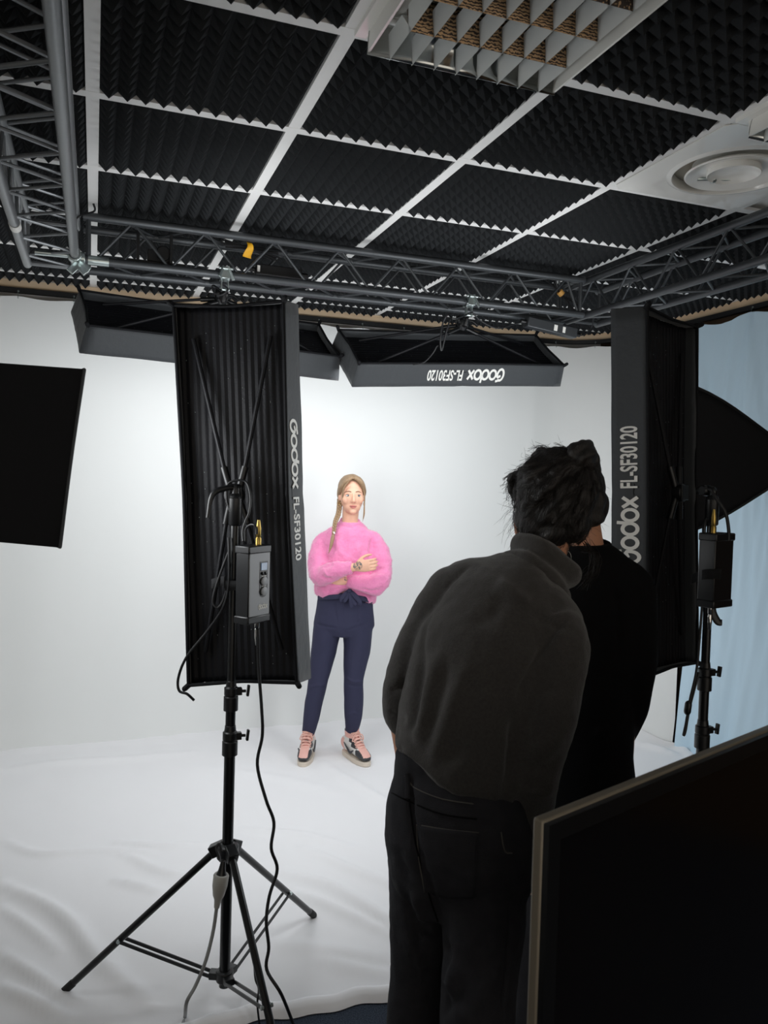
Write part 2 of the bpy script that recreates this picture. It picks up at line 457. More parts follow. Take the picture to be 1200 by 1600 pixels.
def floor_pt(u, v):
    x = X0 + (X1 - X0) * u; ye = front_edge(x); y = ye + (Y1 - ye) * v ** 1.0
    dx, dy = SEG[:, 2] - SEG[:, 0], SEG[:, 3] - SEG[:, 1]
    t = np.clip(((x - SEG[:, 0]) * dx + (y - SEG[:, 1]) * dy) / (dx * dx + dy * dy + 1e-9), 0, 1)
    dd = np.hypot(x - SEG[:, 0] - t * dx, y - SEG[:, 1] - t * dy)
    h = 1.45 * float(np.max(SEG[:, 5] * np.exp(-(dd / SEG[:, 4]) ** 2)))
    h += .006 * (noise.noise(V((x * 2.2, y * 2.2, 0))) + .5 * noise.noise(V((x * 6, y * 5, 4)))) + .006
    back = max(0, (y - 4.93) / .16); h += .04 * back ** 2 * (.6 + .5 * noise.noise(V((x * 1.7, 0, 2)))) + .012 * back * noise.noise(V((x * 9, y * 9, 7)))
    e = (y - ye) / .05
    if e < 1: h += .018 * sin(pi * max(e, 0) * .75) + .012                      # the rolled front hem
    if e < .25: h *= (.1 + 3.6 * e)
    return V((x, y, max(h, .004)))
fc = MB().grid(nu, nv, floor_pt).build('floor_cloth', 'cloth_floor', angle=180)
tag(fc, 'wrinkled white cloth spread over the floor, its hem on the dark carpet', 'floor cloth')

# ------------------------------------------------------------------ ceiling panels
def foam_mesh(split):
    mb = MB(); n = 11; w = .562; pitch = w / n; h = .036; base = .0
    mb.box((0, 0, .008), (w, w, .015))
    for a in range(n):
        for b in range(n):
            x = -w / 2 + pitch * (a + .5); y = -w / 2 + pitch * (b + .5); q = pitch / 2
            x0, x1 = x - q, x + q
            if split and a == 5: x1 -= .006
            if split and a == 6: x0 += .003
            mb.add([(x0, y - q, -base), (x1, y - q, -base), (x1, y + q, -base), (x0, y + q, -base), (x, y, -base - h)],
                   [(0, 1, 4), (1, 2, 4), (2, 3, 4), (3, 0, 4)])
    return mb.mesh('acoustic_foam_panel')
FM = {0: foam_mesh(False), 1: foam_mesh(True)}
for me in FM.values(): me.materials.append(M['foam'])
ORD = ['leftmost', 'second from the left', 'third from the left', 'fourth from the left', 'fifth from the left', 'sixth from the left', 'seventh from the left', 'rightmost']
ROWN = ['in the louvre light row', 'in the air diffuser row', 'one row past the air diffuser', 'in the row above the far truss', 'one row past the far truss', 'in the last full row']
SKIP = {(1, 0): 'louvre', (3, 0): 'louvre', (3, 1): 'vent'}
for j in range(6):
    cols = [i for i in range(-2, 6) if (i, j) not in SKIP and not (j == 0 and i in (-2, 4, 5)) and not (j == 1 and i in (4, 5)) and not (j == 2 and i == 5)]
    for k, i in enumerate(cols):
        nm = ORD[k] if k < len(cols) - 1 else 'rightmost'
        o = bpy.data.objects.new('acoustic_foam_panel', FM[1 if i == 0 else 0]); COL.objects.link(o)
        o.location = (GX + (i + .5) * CELL, GY + (j + .5) * CELL, CEIL + .006)
        tag(o, 'black pyramid foam panel, %s %s' % (nm, ROWN[j]), 'foam panel', 'pyramid foam panels in the ceiling grid')
# narrow cut strip of foam along the batten
def strip_mesh():
    mb = MB(); n = 11; w = .562; pitch = w / n; h = .036; base = .0; d = .16
    mb.box((0, 0, .008), (w, d, .015))
    for a in range(n):
        for b in range(3):
            x = -w / 2 + pitch * (a + .5); y = -d / 2 + d / 3 * (b + .5); q = pitch / 2; r = d / 6
            mb.add([(x - q, y - r, -base), (x + q, y - r, -base), (x + q, y + r, -base), (x - q, y + r, -base), (x, y, -base - h)], [(0, 1, 4), (1, 2, 4), (2, 3, 4), (3, 0, 4)])
    return mb.mesh('foam_strip')
SM = strip_mesh(); SM.materials.append(M['foam'])
for k, i in enumerate(range(-2, 6)):
    o = bpy.data.objects.new('foam_strip', SM); COL.objects.link(o); o.location = (GX + (i + .5) * CELL, GY + 6 * CELL + .104, CEIL + .006)
    tag(o, 'narrow black foam strip along the back batten, %s' % ORD[k], 'foam strip', 'cut foam strips along the batten')

# ------------------------------------------------------------------ louvre lights and air diffuser in the grid
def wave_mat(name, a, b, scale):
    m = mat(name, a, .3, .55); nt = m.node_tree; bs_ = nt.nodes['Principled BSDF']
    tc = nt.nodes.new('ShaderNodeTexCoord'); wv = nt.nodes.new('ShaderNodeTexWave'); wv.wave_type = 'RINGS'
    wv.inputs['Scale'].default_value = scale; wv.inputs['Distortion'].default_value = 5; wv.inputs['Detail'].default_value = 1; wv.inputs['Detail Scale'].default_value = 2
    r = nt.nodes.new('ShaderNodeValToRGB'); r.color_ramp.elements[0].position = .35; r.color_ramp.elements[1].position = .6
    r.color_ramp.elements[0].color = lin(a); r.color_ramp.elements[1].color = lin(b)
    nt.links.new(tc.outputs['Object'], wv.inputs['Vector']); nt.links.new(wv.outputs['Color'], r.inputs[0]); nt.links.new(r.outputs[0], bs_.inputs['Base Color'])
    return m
M['moire_reflection'] = wave_mat('louvre_painted_reflection', '241b14', '94795a', 60)  # brown bands paint a moire reflection onto the long blades
M['louvre_grey'] = mat('louvre_cross_blade', 'dcdfde', .4, .15)
def louvre(i, j, label):
    c = V((GX + (i + .5) * CELL, GY + (j + .5) * CELL, CEIL - .004)); t = thing('louvre_light', label, 'ceiling light', loc=c, group='louvre lights in the ceiling')
    fr = MB(); w = .292
    for sx in (-1, 1):
        fr.box(c + V((sx * (w - .016), 0, -.006)), (.032, 2 * w, .018)); fr.box(c + V((0, sx * (w - .012), -.006)), (2 * w - .064, .024, .018))
    fr.build('frame', 'white_enamel', t, smooth=False, bevel=.002)
    hs = MB(); d = .085; k = w - .026
    hs.box(c + V((0, 0, .004)), (2 * k, 2 * k, .006))
    hs.build('housing', 'white_enamel', t, smooth=False)
    zb = -.075                                        # the louvre hangs below the grid
    for sx in (-1, 1): MB().box(c + V((sx * (k - .004), 0, -.03)), (.006, 2 * k, .06)).build('side_plate', 'white_enamel', t, smooth=False)
    for sy in (-1, 1):
        rf = MB()
        prof = [V((0, sy * (k - .002 - .03 * (1 - cos(q))), -.066 + .066 * sin(q))) for q in np.linspace(0, pi / 2, 7)]
        vs = []; fs = []
        for q in prof:
            vs += [c + q + V((-k, 0, 0)), c + q + V((k, 0, 0))]
        fs = [(2 * a, 2 * a + 1, 2 * a + 3, 2 * a + 2) for a in range(6)]
        rf.add(vs, fs)
        rf.build('reflector', 'louvre', t, angle=180, solid=.002)
    ys = np.linspace(-k + .07, k - .07, 4)
    for y in ys:
        MB().tube([c + V((-k + .02, y, -.014)), c + V((k - .02, y, -.014))], .008, 10).build('tube', 'tube_glass', t)
    for y in [(ys[a] + ys[a + 1]) / 2 for a in range(3)]:
        b = MB(); b.add([c + V((x, y + s_ * .026, -.004)) for x in (-k + .06, k - .05) for s_ in (-1, 1)] + [c + V((-k + .06, y, -.066)), c + V((k - .05, y, -.066))], [(0, 2, 5, 4), (1, 3, 5, 4), (0, 1, 4), (2, 3, 5)])
        b.build('long_blade', 'moire_reflection', t, smooth=False)
    for x in np.linspace(-k + .06, k - .05, 8):
        b = MB()
        for a in range(4):
            y0, y1 = (ys[a] - .045, ys[a] + .045)
            b.add([c + V((x - .014, y0, -.02)), c + V((x + .014, y0, -.02)), c + V((x - .014, y1, -.02)), c + V((x + .014, y1, -.02)), c + V((x, y0 - .03, -.067)), c + V((x, y1 + .03, -.067))], [(0, 2, 5, 4), (1, 3, 5, 4), (0, 1, 4), (2, 3, 5)])
        b.build('cross_blade', 'louvre_grey', t, smooth=False)
    return t
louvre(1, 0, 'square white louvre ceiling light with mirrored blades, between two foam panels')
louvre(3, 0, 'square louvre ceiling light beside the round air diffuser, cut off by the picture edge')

c = V((GX + 3.5 * CELL, GY + 1.5 * CELL, CEIL - .006))
t = thing('air_diffuser', 'square white ceiling panel with a round swirl air diffuser', 'air vent', loc=c)
pl = MB()
# plate with a round hole
N = 64; w = .293; R0 = .222
out = []
for k in range(N):
    a = 2 * pi * (k + .5) / N; m_ = w / max(abs(cos(a)), abs(sin(a))); out.append((m_ * cos(a), m_ * sin(a)))
vs = [c + V((x, y, -.004)) for x, y in out] + [c + V((R0 * cos(2 * pi * (k + .5) / N), R0 * sin(2 * pi * (k + .5) / N), -.004)) for k in range(N)]
pl.add(vs, [(k, (k + 1) % N, N + (k + 1) % N, N + k) for k in range(N)])
pl.build('face_plate', 'white_enamel', t, smooth=False, solid=.003)
def ring(name, prof, mt):
    n = 64; L = len(prof)
    vs = [c + V((r * cos(2 * pi * k / n), r * sin(2 * pi * k / n), z)) for r, z in prof for k in range(n)]
    MB().add(vs, [(i * n + k, i * n + (k + 1) % n, (i + 1) * n + (k + 1) % n, (i + 1) * n + k) for i in range(L - 1) for k in range(n)]).build(name, mt, t, angle=50)
M['diffuser_beige'] = mat('diffuser_beige', 'a39c8c', .5)
ring('outer_ring', [(.225, -.004), (.215, -.010), (.205, -.011), (.2, -.006), (.198, .02)], 'white_enamel')
ring('throat', [(.2, .02), (.16, .024), (.05, .034), (.001, .034)], 'diffuser_beige')
ring('cone', [(.158, -.004), (.163, -.010), (.158, -.014), (.13, -.004), (.11, .004), (.088, .004)], 'white_enamel')
ring('inner_cup', [(.088, .004), (.090, -.012), (.087, -.016), (.075, -.004), (.05, .006), (.001, .010)], 'white_enamel')
MB().tube([c + V((-.06, .11, .0)), c + V((.06, .06, .0))], .007, 8).sphere(c + V((-.01, .088, -.002)), .014, 10, 8).build('spindle', 'steel', t)

# ------------------------------------------------------------------ box trusses under the ceiling
ZB, ZT = 2.528, 2.702
def truss(name, label, a, b, off, mt, period=.30, phase=0, ends=(True, True)):
    """four chords from a to b (level), second pair shifted by off; zigzag lacing on the four sides"""
    a, b, off = V(a), V(b), V(off); t = thing(name, label, 'truss', loc=(a.x, a.y, ZB))
    d = (b - a); L = d.length; d.normalize(); R = .0175
    for o in (V((0, 0, 0)), off):
        for z in (ZB, ZT):
            p = V((a.x, a.y, z)) + o
            MB().tube([p, p + d * L], R, 16).build('chord', mt, t)
    def zig(p0, p1, ph):
        n = max(2, int(round(L / (period / 2)))); pts = []
        for k in range(n + 1):
            s = min(max((k + ph) * L / n, .03), L - .03)
            pts.append((p0 if k % 2 == 0 else p1) + d * s)
        mb = MB()
        for q, r in zip(pts, pts[1:]): mb.tube([q, r], .0058, 8)
        return mb
    lo0, hi0 = V((a.x, a.y, ZB)), V((a.x, a.y, ZT))
    zig(lo0, hi0, phase).build('side_lacing', mt, t); zig(lo0 + off, hi0 + off, phase + .45).build('side_lacing', mt, t)
    zig(lo0, lo0 + off, phase + .2).build('cross_lacing', mt, t); zig(hi0, hi0 + off, phase + .7).build('cross_lacing', mt, t)
    for e, s in ((ends[0], .02), (ends[1], L - .02)):
        if e:
            fr = MB(); P = [lo0 + d * s, hi0 + d * s, hi0 + off + d * s, lo0 + off + d * s]
            for k in range(4): fr.tube([P[k], P[(k + 1) % 4]], .010, 8)
            fr.build('end_frame', mt, t)
    return t
truss('lighting_truss', 'dark box truss crossing the room in front of the white backdrop', (-.05, 3.482, 0), (2.335, 3.482, 0), (0, .182, 0), 'truss', phase=.3)
truss('lighting_truss', 'box truss in a lit grey tone running overhead on the left towards the viewer', (-.080, 3.66, 0), (-.080, .95, 0), (-.188, 0, 0), 'truss_lit', period=.26)
truss('lighting_truss', 'dark box truss along the blue backdrop on the right', (2.356, 3.66, 0), (2.356, 1.99, 0), (.185, 0, 0), 'truss', period=.30, phase=.5)

# steel clamps on the truss
def clamp(c, label, hang=True, drop=.07):
    c = V(c); t = thing('truss_clamp', label, 'clamp', loc=c, group='steel clamps on the far truss')
    b = MB(); b.lathe([(.0185, -.02), (.026, -.02), (.026, .02), (.0185, .02)], ax=(1, 0, 0), o=c, n=16, hollow=True)
    b.box(c + V((0, -.028, .004)), (.036, .012, .05)); b.box(c + V((0, .028, .0)), (.036, .012, .044))
    b.build('collar', 'steel', t, bevel=.002)
    w_ = MB(); w_.bar(c + V((.008, -.034, .03)), c + V((.03, -.05, -.03)), .006, .012); w_.bar(c + V((-.01, -.034, .03)), c + V((-.03, -.05, -.02)), .006, .012); w_.tube([c + V((-.03, -.036, .02)), c + V((.03, -.036, .02))], .005, 8)
    w_.build('wing_nut', 'steel', t, bevel=.001)
    if hang:
        h = MB(); h.bar(c + V((.014, 0, -.018)), c + V((.014, 0, -drop)), .022, .005); h.bar(c + V((-.014, 0, -.018)), c + V((-.014, 0, -drop)), .022, .005)
        h.tube([c + V((-.022, 0, -drop + .008)), c + V((.022, 0, -drop + .008))], .006, 8)
        h.build('yoke', 'steel', t, bevel=.001)
    return t
clamp((.522, 3.482, ZB), 'steel clamp with yoke on the far truss above the tall left softbox')
clamp((1.69, 3.482, ZB), 'steel clamp with yoke on the far truss above the hanging softbox with clear lettering')
# corner coupler at the left
c = V((-.066, 3.475, ZB)); t = thing('corner_coupler', 'steel swivel coupler where the left truss meets the far truss', 'clamp', loc=c)
b = MB()
for an in (-40, 40, 120): b.bar(c + V((0, -.036, -.030)), c + V((.05 * sin(radians(an)), -.050, -.030 + .05 * cos(radians(an)) * (-1 if an != 120 else 1))), .03, .012, ref=(0, 1, 0))
b.lathe([(.0185, -.025), (.028, -.025), (.028, .025), (.0185, .025)], ax=(1, 0, 0), o=c, n=14, hollow=True); b.lathe([(.0185, -.022), (.027, -.022), (.027, .022), (.0185, .022)], ax=(0, 1, 0), o=V((-.080, 3.43, ZB)), n=14, hollow=True)
b.build('jaws', 'steel', t, bevel=.002)
MB().tube([c + V((-.16, -.034, -.002)), c + V((-.04, -.034, 0))], .011, 12).build('spigot', 'steel', t)
MB().lathe([(.0182, 0), (.0205, 0), (.0205, .08), (.0182, .08)], ax=(1, 0, 0), o=V((-.03, 3.482, ZB)), n=14, hollow=True).build('sleeve', 'steel', t)
cc = V((-.268, 3.1, ZB)); tag(MB().lathe([(.018, -.03), (.0195, -.03), (.0195, .03), (.018, .03)], ax=(0, 1, 0), o=cc, hollow=True).build('marking_tape', 'white_print'), 'pale tape wrapped round the outer chord of the left truss', 'tape')

# things lying in or tied to the far truss
t = thing('mounting_frame', 'black upright mounting frame with a small box inside the far truss', 'bracket', loc=(.27, 3.57, ZB))
m_ = MB()
for x in (.165, .30): m_.bar((x, 3.515, ZB + .028), (x, 3.515, ZT - .024), .018, .012)
m_.bar((.12, 3.545, ZB + .028), (.36, 3.545, ZB + .028), .05, .012); m_.build('bars', 'plastic', t, bevel=.001)
MB().box((.255, 3.56, ZB + .062), (.10, .06, .05)).lathe([(.03, -.02), (.035, 0), (.03, .02)], ax=(0, 1, 0), o=(.27, 3.545, ZB + .075)).build('box', 'plastic', t, bevel=.003)
def slab(name, label, cat, a, b, w_, h_, mt, stickers):
    a, b = V(a), V(b); t = thing(name, label, cat, loc=a); d = (b - a).normalized()
    MB().bar(a, b, w_, h_).build('case', mt, t, bevel=.004)
    for f, l in stickers:
        p = a.lerp(b, f); MB().bar(p - d * l / 2 + V((0, -w_ / 2 - .0008, 0)), p + d * l / 2 + V((0, -w_ / 2 - .0008, 0)), .001, h_ * .6).build('sticker', 'white_print', t, smooth=False)
    e = MB()
    for q, s in ((a, -1), (b, 1)): e.tube([q, q + d * s * .03], .011, 10)
    e.build('plug', 'plastic', t); return t
slab('power_supply', 'grey slab power supply with white stickers tied under the far truss near the corner', 'power supply', V((2.057, 3.57, 2.482)), V((2.348, 3.57, 2.446)), .05, .05, 'truss', [(.55, .02), (.72, .016)])
slab('power_supply', 'long black power supply lying in the far truss behind the tall left softbox', 'power supply', V((0.666, 3.56, 2.587)), V((0.877, 3.56, 2.585)), .05, .045, 'plastic', [(.06, .012)])
# tied cable bundles
def bundle(name, label, a, b, n, tape, spread=.02, sagz=.0):
    a, b = V(a), V(b); t = thing(name, label, 'cable bundle', loc=a)
    mb = MB(); q = random.Random(n)
    for k in range(n):
        o1 = V((q.uniform(-1, 1), q.uniform(-1, 1), q.uniform(-1, 1))) * spread * 2; o2 = V((q.uniform(-1, 1), q.uniform(-1, 1), q.uniform(-1, 1))) * spread * 2; md = a.lerp(b, .45) + V((q.uniform(-1, 1), q.uniform(-1, 1), q.uniform(-1, 1))) * .006
        mb.tube([a + o1, md, b + o2 + V((0, 0, -sagz * q.random()))], .0035, 6, 6)
    mb.build('cables', 'cable', t)
    return t
t = bundle('cable_bundle', 'bundle of black cables held by orange tape at the far corner of the trusses', V((2.205, 3.58, 2.697)), V((2.325, 3.58, 2.591)), 6, None)
MB().lathe([(.014, -.012), (.017, -.012), (.017, .012), (.014, .012)], ax=V((2.325, 3.58, 2.591)) - V((2.205, 3.58, 2.697)), o=V((2.255, 3.57, 2.648)), n=12, hollow=True).build('tape_band', 'tape_orange', t)
t = bundle('cable_bundle', 'tangle of black cables with a yellow tape tag on the far truss', V((0.53, 3.575, 2.69)), V((0.766, 3.575, 2.668)), 10, None, .010, .02)
mb = MB(); p0 = V((0.627, 3.5, 2.687))
mb.grid(6, 8, lambda u, v: p0 + V(((u - .5) * (.022 + .016 * v) + .006 * sin(5 * v), -.012 * sin(4 * v + u), -.062 * v - .006 * u)))
mb.build('yellow_tag', 'tape_yellow', t, solid=.0015)
# loose cables along the truss
def cord(name, label, cat, pts, r, mt='cable', k=8, n=8, group=None):
    return tag(MB().tube(pts, r, n, k).build(name, mt), label, cat, group)
cord('loose_cable', 'thin black cable drooping from the left truss beside the far truss', 'cable', [V((-0.011, 3.4, 2.732)), V((-0.008, 3.41, 2.705)), V((-0.061, 3.44, 2.689)), V((-0.092, 3.44, 2.647)), V((-0.077, 3.45, 2.602))], .004)
cord('loose_cable', 'thin cable looping from the steel clamp to the grey power supply', 'cable', [V((1.708, 3.5, 2.494)), V((1.783, 3.53, 2.454)), V((1.887, 3.55, 2.432)), V((1.995, 3.57, 2.467)), V((2.057, 3.57, 2.482))], .0035)
cord('loose_cable', 'black cable running from the grey power supply into the truss corner', 'cable', [V((2.348, 3.57, 2.446)), V((2.403, 3.57, 2.447)), V((2.452, 3.57, 2.495)), V((2.427, 3.52, 2.543)), V((2.436, 3.5, 2.56))], .0035)

# ------------------------------------------------------------------ strip softboxes
M['box_black2'] = M['box_black']
def strip_softbox(label, c, az, pitch, roll, W, L, d, fw, group='tall strip softboxes', text=None, hub=.12, seed=0):
    """back opening W x L at local y=-d/2, diffuser larger by fw all round at y=+d/2 (the side that shines)"""
    X = az_frame(c, az, pitch, roll); t = thing('strip_softbox', label, 'softbox', X=X, group=group)
    q = random.Random(seed)
    def wall(side):
        n, m = 24, 6; th = .005
        def fn(u, v):
            y = -d / 2 + d * v; g = fw * v
            hx, hz = W / 2 + g, L / 2 + g; s = 2 * u - 1
            bow = .010 * (1 - s * s) * (1 - v * .6) + .003 * noise.noise(V((s * 4, v * 2, seed + {'l': 1, 'r': 2, 'b': 3, 't': 4}[side])))
            if abs(s) < .06 and side in 'lr': bow += .003 * (1 - abs(s) / .06)     # the seam at the middle
            if side == 'l': return V((-hx + bow, y, s * hz))
            if side == 'r': return V((hx - bow, y, s * hz))
            if side == 'b': return V((s * hx, y, -hz + bow * .7))
            return V((s * hx, y, hz - bow * .7))
        return MB().grid(n, m, fn)
    for sd in 'lrbt':
        wall(sd).build('side_panel', 'box_fabric', t, world=False, angle=60, solid=.005)
    # binding round the back opening and round the front
    e = MB(); P = []
    for sx, sz in ((-1, -1), (1, -1), (1, 1), (-1, 1)):
        P.append(V((sx * W / 2, -d / 2, sz * L / 2)))
    for k in range(4):
        a, b = P[k], P[(k + 1) % 4]; mid = a.lerp(b, .5); mid -= V((mid.x, 0, mid.z)).normalized() * .009
        e.tube([a, a.lerp(mid, .5) * 1, mid, b.lerp(mid, .5), b], .0055, 8, 4)
    for p in P: e.tube([p + V((0, .004, 0)), p + V((p.x * .05, -.012, p.z * .012))], .009, 8, round_caps=True)
    e.build('binding', 'box_black', t, world=False)
    f = MB(); a_, b_ = W / 2 + fw, L / 2 + fw
    f.grid(4, 12, lambda u, v: V(((2 * u - 1) * (a_ - .022), d / 2 - .012, (2 * v - 1) * (b_ - .018))))
    f.build('front_diffuser', 'diffuser', t, world=False, smooth=False)
    # the flexible light mat inside, pleated
    ym = -d / 2 + .045
    def pleat(u, v):
        vm = .045 / d; z = (2 * v - 1) * (L / 2 + fw * vm - .002 - .007 * (1 - (2 * u - 1) ** 2) * (1 - vm * .6)); x = (2 * u - 1) * (W / 2 + fw * vm + .0005 - .010 * (1 - (2 * v - 1) ** 2) * (1 - vm * .6))
        k = (x / .022) % 1.0
        return V((x, ym + .0035 * abs(k - .5) * 2 + .003 * noise.noise(V((x * 12, z * 3, seed))) + (.004 if abs(z) < .006 else 0), z))
    MB().grid(96, 60, pleat).build('light_mat', 'mat_black', t, world=False, angle=25, solid=.004)
    dots = MB()  # pale specks paint in light leaking through the stitch holes
    for k in range(70):
        x = (q.randrange(-7, 8)) * .022 + .004; z = q.uniform(-.46, .46) * L
        if abs(x) < W / 2 - .02: dots.box((x, ym - .004, z), (.0016, .001, .0022))
    dots.build('stitch_light_specks', 'steel', t, world=False, smooth=False)['kind'] = 'stuff'
    # cross bracket: hub and four flat rods to the corners
    h = V((0, -d / 2 - hub + .03, 0))
    for sx, sz in ((-1, 1), (1, 1), (1, -1), (-1, -1)):
        cn = V((sx * (W / 2 - .05), ym - .012, sz * (L / 2 - .10))); st = h + V((sx * .022, .012, sz * .035)); dr = (cn - st).normalized()
        MB().tube([st, cn], .0072, 8).build('rod', 'mat_black', t, world=False)
        MB().tube([h + V((sx * .012, .006, sz * .012)), st + dr * .055], .0115, 10).build('rod_socket', 'plastic', t, world=False)
    MB().lathe([(.012, -.02), (.03, -.016), (.032, .012), (.018, .02)], ax=(0, 1, 0), o=h, n=20).box(h + V((0, -.012, 0)), (.05, .02, .05)).build('bracket_hub', 'plastic', t, world=False, bevel=.002)
    # white print on the long wall
    if text:
        sg = 1 if text == 'r' else -1
        nx = -sg if False else sg
        def place(mb, name, r0):
            # reading axis -z on the right wall, +z on the left wall; letter tops towards the front
            for p in mb.v:
                s, up = p.x + r0, p.y
                y = -d / 2 + d * .28 + up; g = fw * (y + d / 2) / d
                z = -s if sg > 0 else s
                bow = .010 * (1 - (z / (L / 2)) ** 2) * (1 - (y + d / 2) / d * .6)
                xx = sg * (W / 2 + g - bow + .0042 + p.z)
                p.x, p.y, p.z = xx, y, z
            mb.build(name, 'white_print', t, world=False, smooth=False)
        place(logo_mesh(.050, .222), 'wordmark', -.238)
        place(text_mesh('FL-SF30120', .058, .205, .022), 'model_print', .012)
    return t, X, h

def light_stand(label, base, feet, hub_z, joints, top, lean=(0, 0), foot_z=.1, group=None, spread=.62):
    """base=(x,y); feet=list of (x,y); joints=[(z of collar, radius below, radius above)]"""
    b = V((base[0], base[1], 0)); t = thing('light_stand', label, 'light stand', loc=b, group=group)
    at = lambda z: b + V((lean[0] * z, lean[1] * z, z))
    z0 = foot_z - .035; r = joints[0][1]
    for k, (z, rl, rh) in enumerate(joints):
        MB().tube([at(z0), at(z)], rl, 18).build('tube_section', 'stand_black', t)
        cz = MB(); cz.lathe([(rl, -.045), (rl + .007, -.043), (rl + .007, .0), (rl + .003, .003), (rl + .006, .006), (rl + .006, .028), (rh + .003, .032), (rh + .001, .05)], ax=at(1) - at(0), o=at(z), n=20)
        cz.box(at(z) + V((rl + .008, -.004, .016)), (.018, .018, .022))
        co = cz.build('collar', 'plastic', t, bevel=.001)
        kn = MB(); p = at(z) + V((rl + .014, -.004, .016)); kn.tube([p, p + V((.016, -.003, 0))], .005, 8)
        kn.bar(p + V((.02, -.004, -.016)), p + V((.024, -.004, .018)), .014, .008)
        kn.build('knob', 'plastic', co, bevel=.002)
        z0 = z
    MB().tube([at(z0), at(top)], joints[-1][2], 18).build('tube_section', 'stand_black', t)
    sp = MB(); sp.lathe([(joints[-1][2], -.004), (joints[-1][2] + .002, 0), (joints[-1][2] + .001, .006), (.008, .008), (.008, .04)], ax=(0, 0, 1), o=at(top), n=16); sp.build('spigot', 'steel', t)
    hb = MB(); hb.lathe([(r + .004, -.03), (r + .016, -.024), (r + .018, .015), (r + .006, .024), (r + .001, .024)], o=at(hub_z), n=20)
    for fx, fy in feet:
        d = (V((fx, fy, 0)) - b).normalized(); hb.bar(at(hub_z) + d * .012 + V((0, 0, .012)), at(hub_z) + d * .052 + V((0, 0, -.008)), .034, .036, ref=(0, 0, 1))
    hb.build('leg_hub', 'plastic', t, bevel=.003)
    fb = MB(); fb.lathe([(r + .002, -.02), (r + .010, -.016), (r + .010, .014), (r + .001, .018)], o=at(foot_z), n=20)
    for fx, fy in feet:
        d = (V((fx, fy, 0)) - b).normalized(); fb.bar(at(foot_z) + d * .01, at(foot_z) + d * .048, .03, .022, ref=(0, 0, 1))
    fb.build('brace_hub', 'plastic', t, bevel=.002)
    for fx, fy in feet:
        F = V((fx, fy, .013)); d = (F - b); d.z = 0; d.normalize(); top_ = at(hub_z) + d * .045 + V((0, 0, -.012))
        leg = MB().tube([top_, F], .0112, 14).build('leg', 'stand_black', t)
        dr = (F - top_).normalized()
        MB().tube([F - dr * .04, F], .0128, 12, round_caps=True).build('rubber_tip', 'rubber', leg)
        J = top_.lerp(F, spread); s = d.cross(V((0, 0, 1)))
        st = at(foot_z) + d * .044
        for k in (-1, 1):
            MB().bar(st + s * k * .013, J + s * k * .013, .0035, .011, ref=(0, 0, 1)).build('brace', 'plastic', t)
        MB().tube([J - s * .018, J + s * .018], .006, 8).build('pivot_bolt', 'steel', t)
    return t

def control_box(label, c, az, w_, d_, h_):
    X = az_frame(c, az); t = thing('light_controller', label, 'light controller', X=X)
    # local: front face at y=-d/2 (towards the viewer side), x right, z up
    MB().box((0, 0, 0), (w_, d_, h_ - .04)).build('body', 'control_dark', t, world=False, bevel=.003)
    f = MB(); f.box((0, -d_ / 2 - .0015, 0), (w_ - .006, .003, h_ - .044)); f.build('face', 'control_grey', t, world=False, bevel=.001)
    for s in (-1, 1):
        MB().box((0, 0, s * (h_ / 2 - .011)), (w_ + .006, d_ + .008, .024)).build('end_cap', 'control_dark', t, world=False, bevel=.004)
    y = -d_ / 2 - .0035; x0 = .016
    pn = MB(); P = [(x0 - .018, .068), (x0 + .018, .068), (x0 + .018, -.022)] + [(x0 + .018 * cos(a), -.022 - .018 * sin(a)) for a in np.linspace(.2, pi - .2, 8)] + [(x0 - .018, -.022)]
    pn.prism(P, 0, .001, X=Matrix(((1, 0, 0, 0), (0, 0, -1, y + .0005), (0, 1, 0, 0), (0, 0, 0, 1)))); pn.build('control_panel', 'control_dark', t, world=False, smooth=False)
    MB().box((x0, y - .0015, .053), (.026, .0015, .022)).build('display', 'lcd', t, world=False, smooth=False)
    for k in (-1, 1): MB().lathe([(.005, 0), (.005, .003), (.003, .004)], ax=(0, -1, 0), o=(x0 + k * .007, y - .001, .032), n=14).build('button', 'plastic', t, world=False)
    for z in (.008, -.022):
        MB().lathe([(.0135, 0), (.0135, .004), (.011, .005), (.0, .005)], ax=(0, -1, 0), o=(x0, y - .001, z), n=24).build('dial', 'control_grey', t, world=False)
        MB().box((x0, y - .0012, z + .016), (.02, .001, .002)).build('dial_mark', 'white_print', t, world=False, smooth=False)
    lg = logo_mesh(.011, .04)
    for p in lg.v: p.x, p.y, p.z = p.x - .005, y - .0002 - p.z, p.y - .074
    lg.build('wordmark', 'white_print', t, world=False, smooth=False)
    for s in (-1, 1):
        MB().lathe([(.009, 0), (.009, .02), (.007, .024), (.008, .026), (.008, .05), (.004, .075)], ax=(0, 0, s), o=(x0 + .006, 0, s * (h_ / 2)), n=14).build('connector', 'brass' if s > 0 else 'chrome', t, world=False)
    return t, X

# --- the tall softbox on the left stand, seen from behind
sbL, XL, hL = strip_softbox('tall strip softbox on the left tripod stand, seen from behind', (.447, 2.565, 1.606), 22, -.55, 3.23, .346, 1.198, .156, .023, text='r', hub=.045, seed=1)
light_stand('black tripod light stand on the white floor cloth holding the left softbox', (.398, 2.43), [(-.076, 2.638), (.794, 2.821), (.497, 1.94)], .50,
    [(.845, .0172, .0155), (.985, .0155, .0135)], 1.555, lean=(.006, 0), group=None)
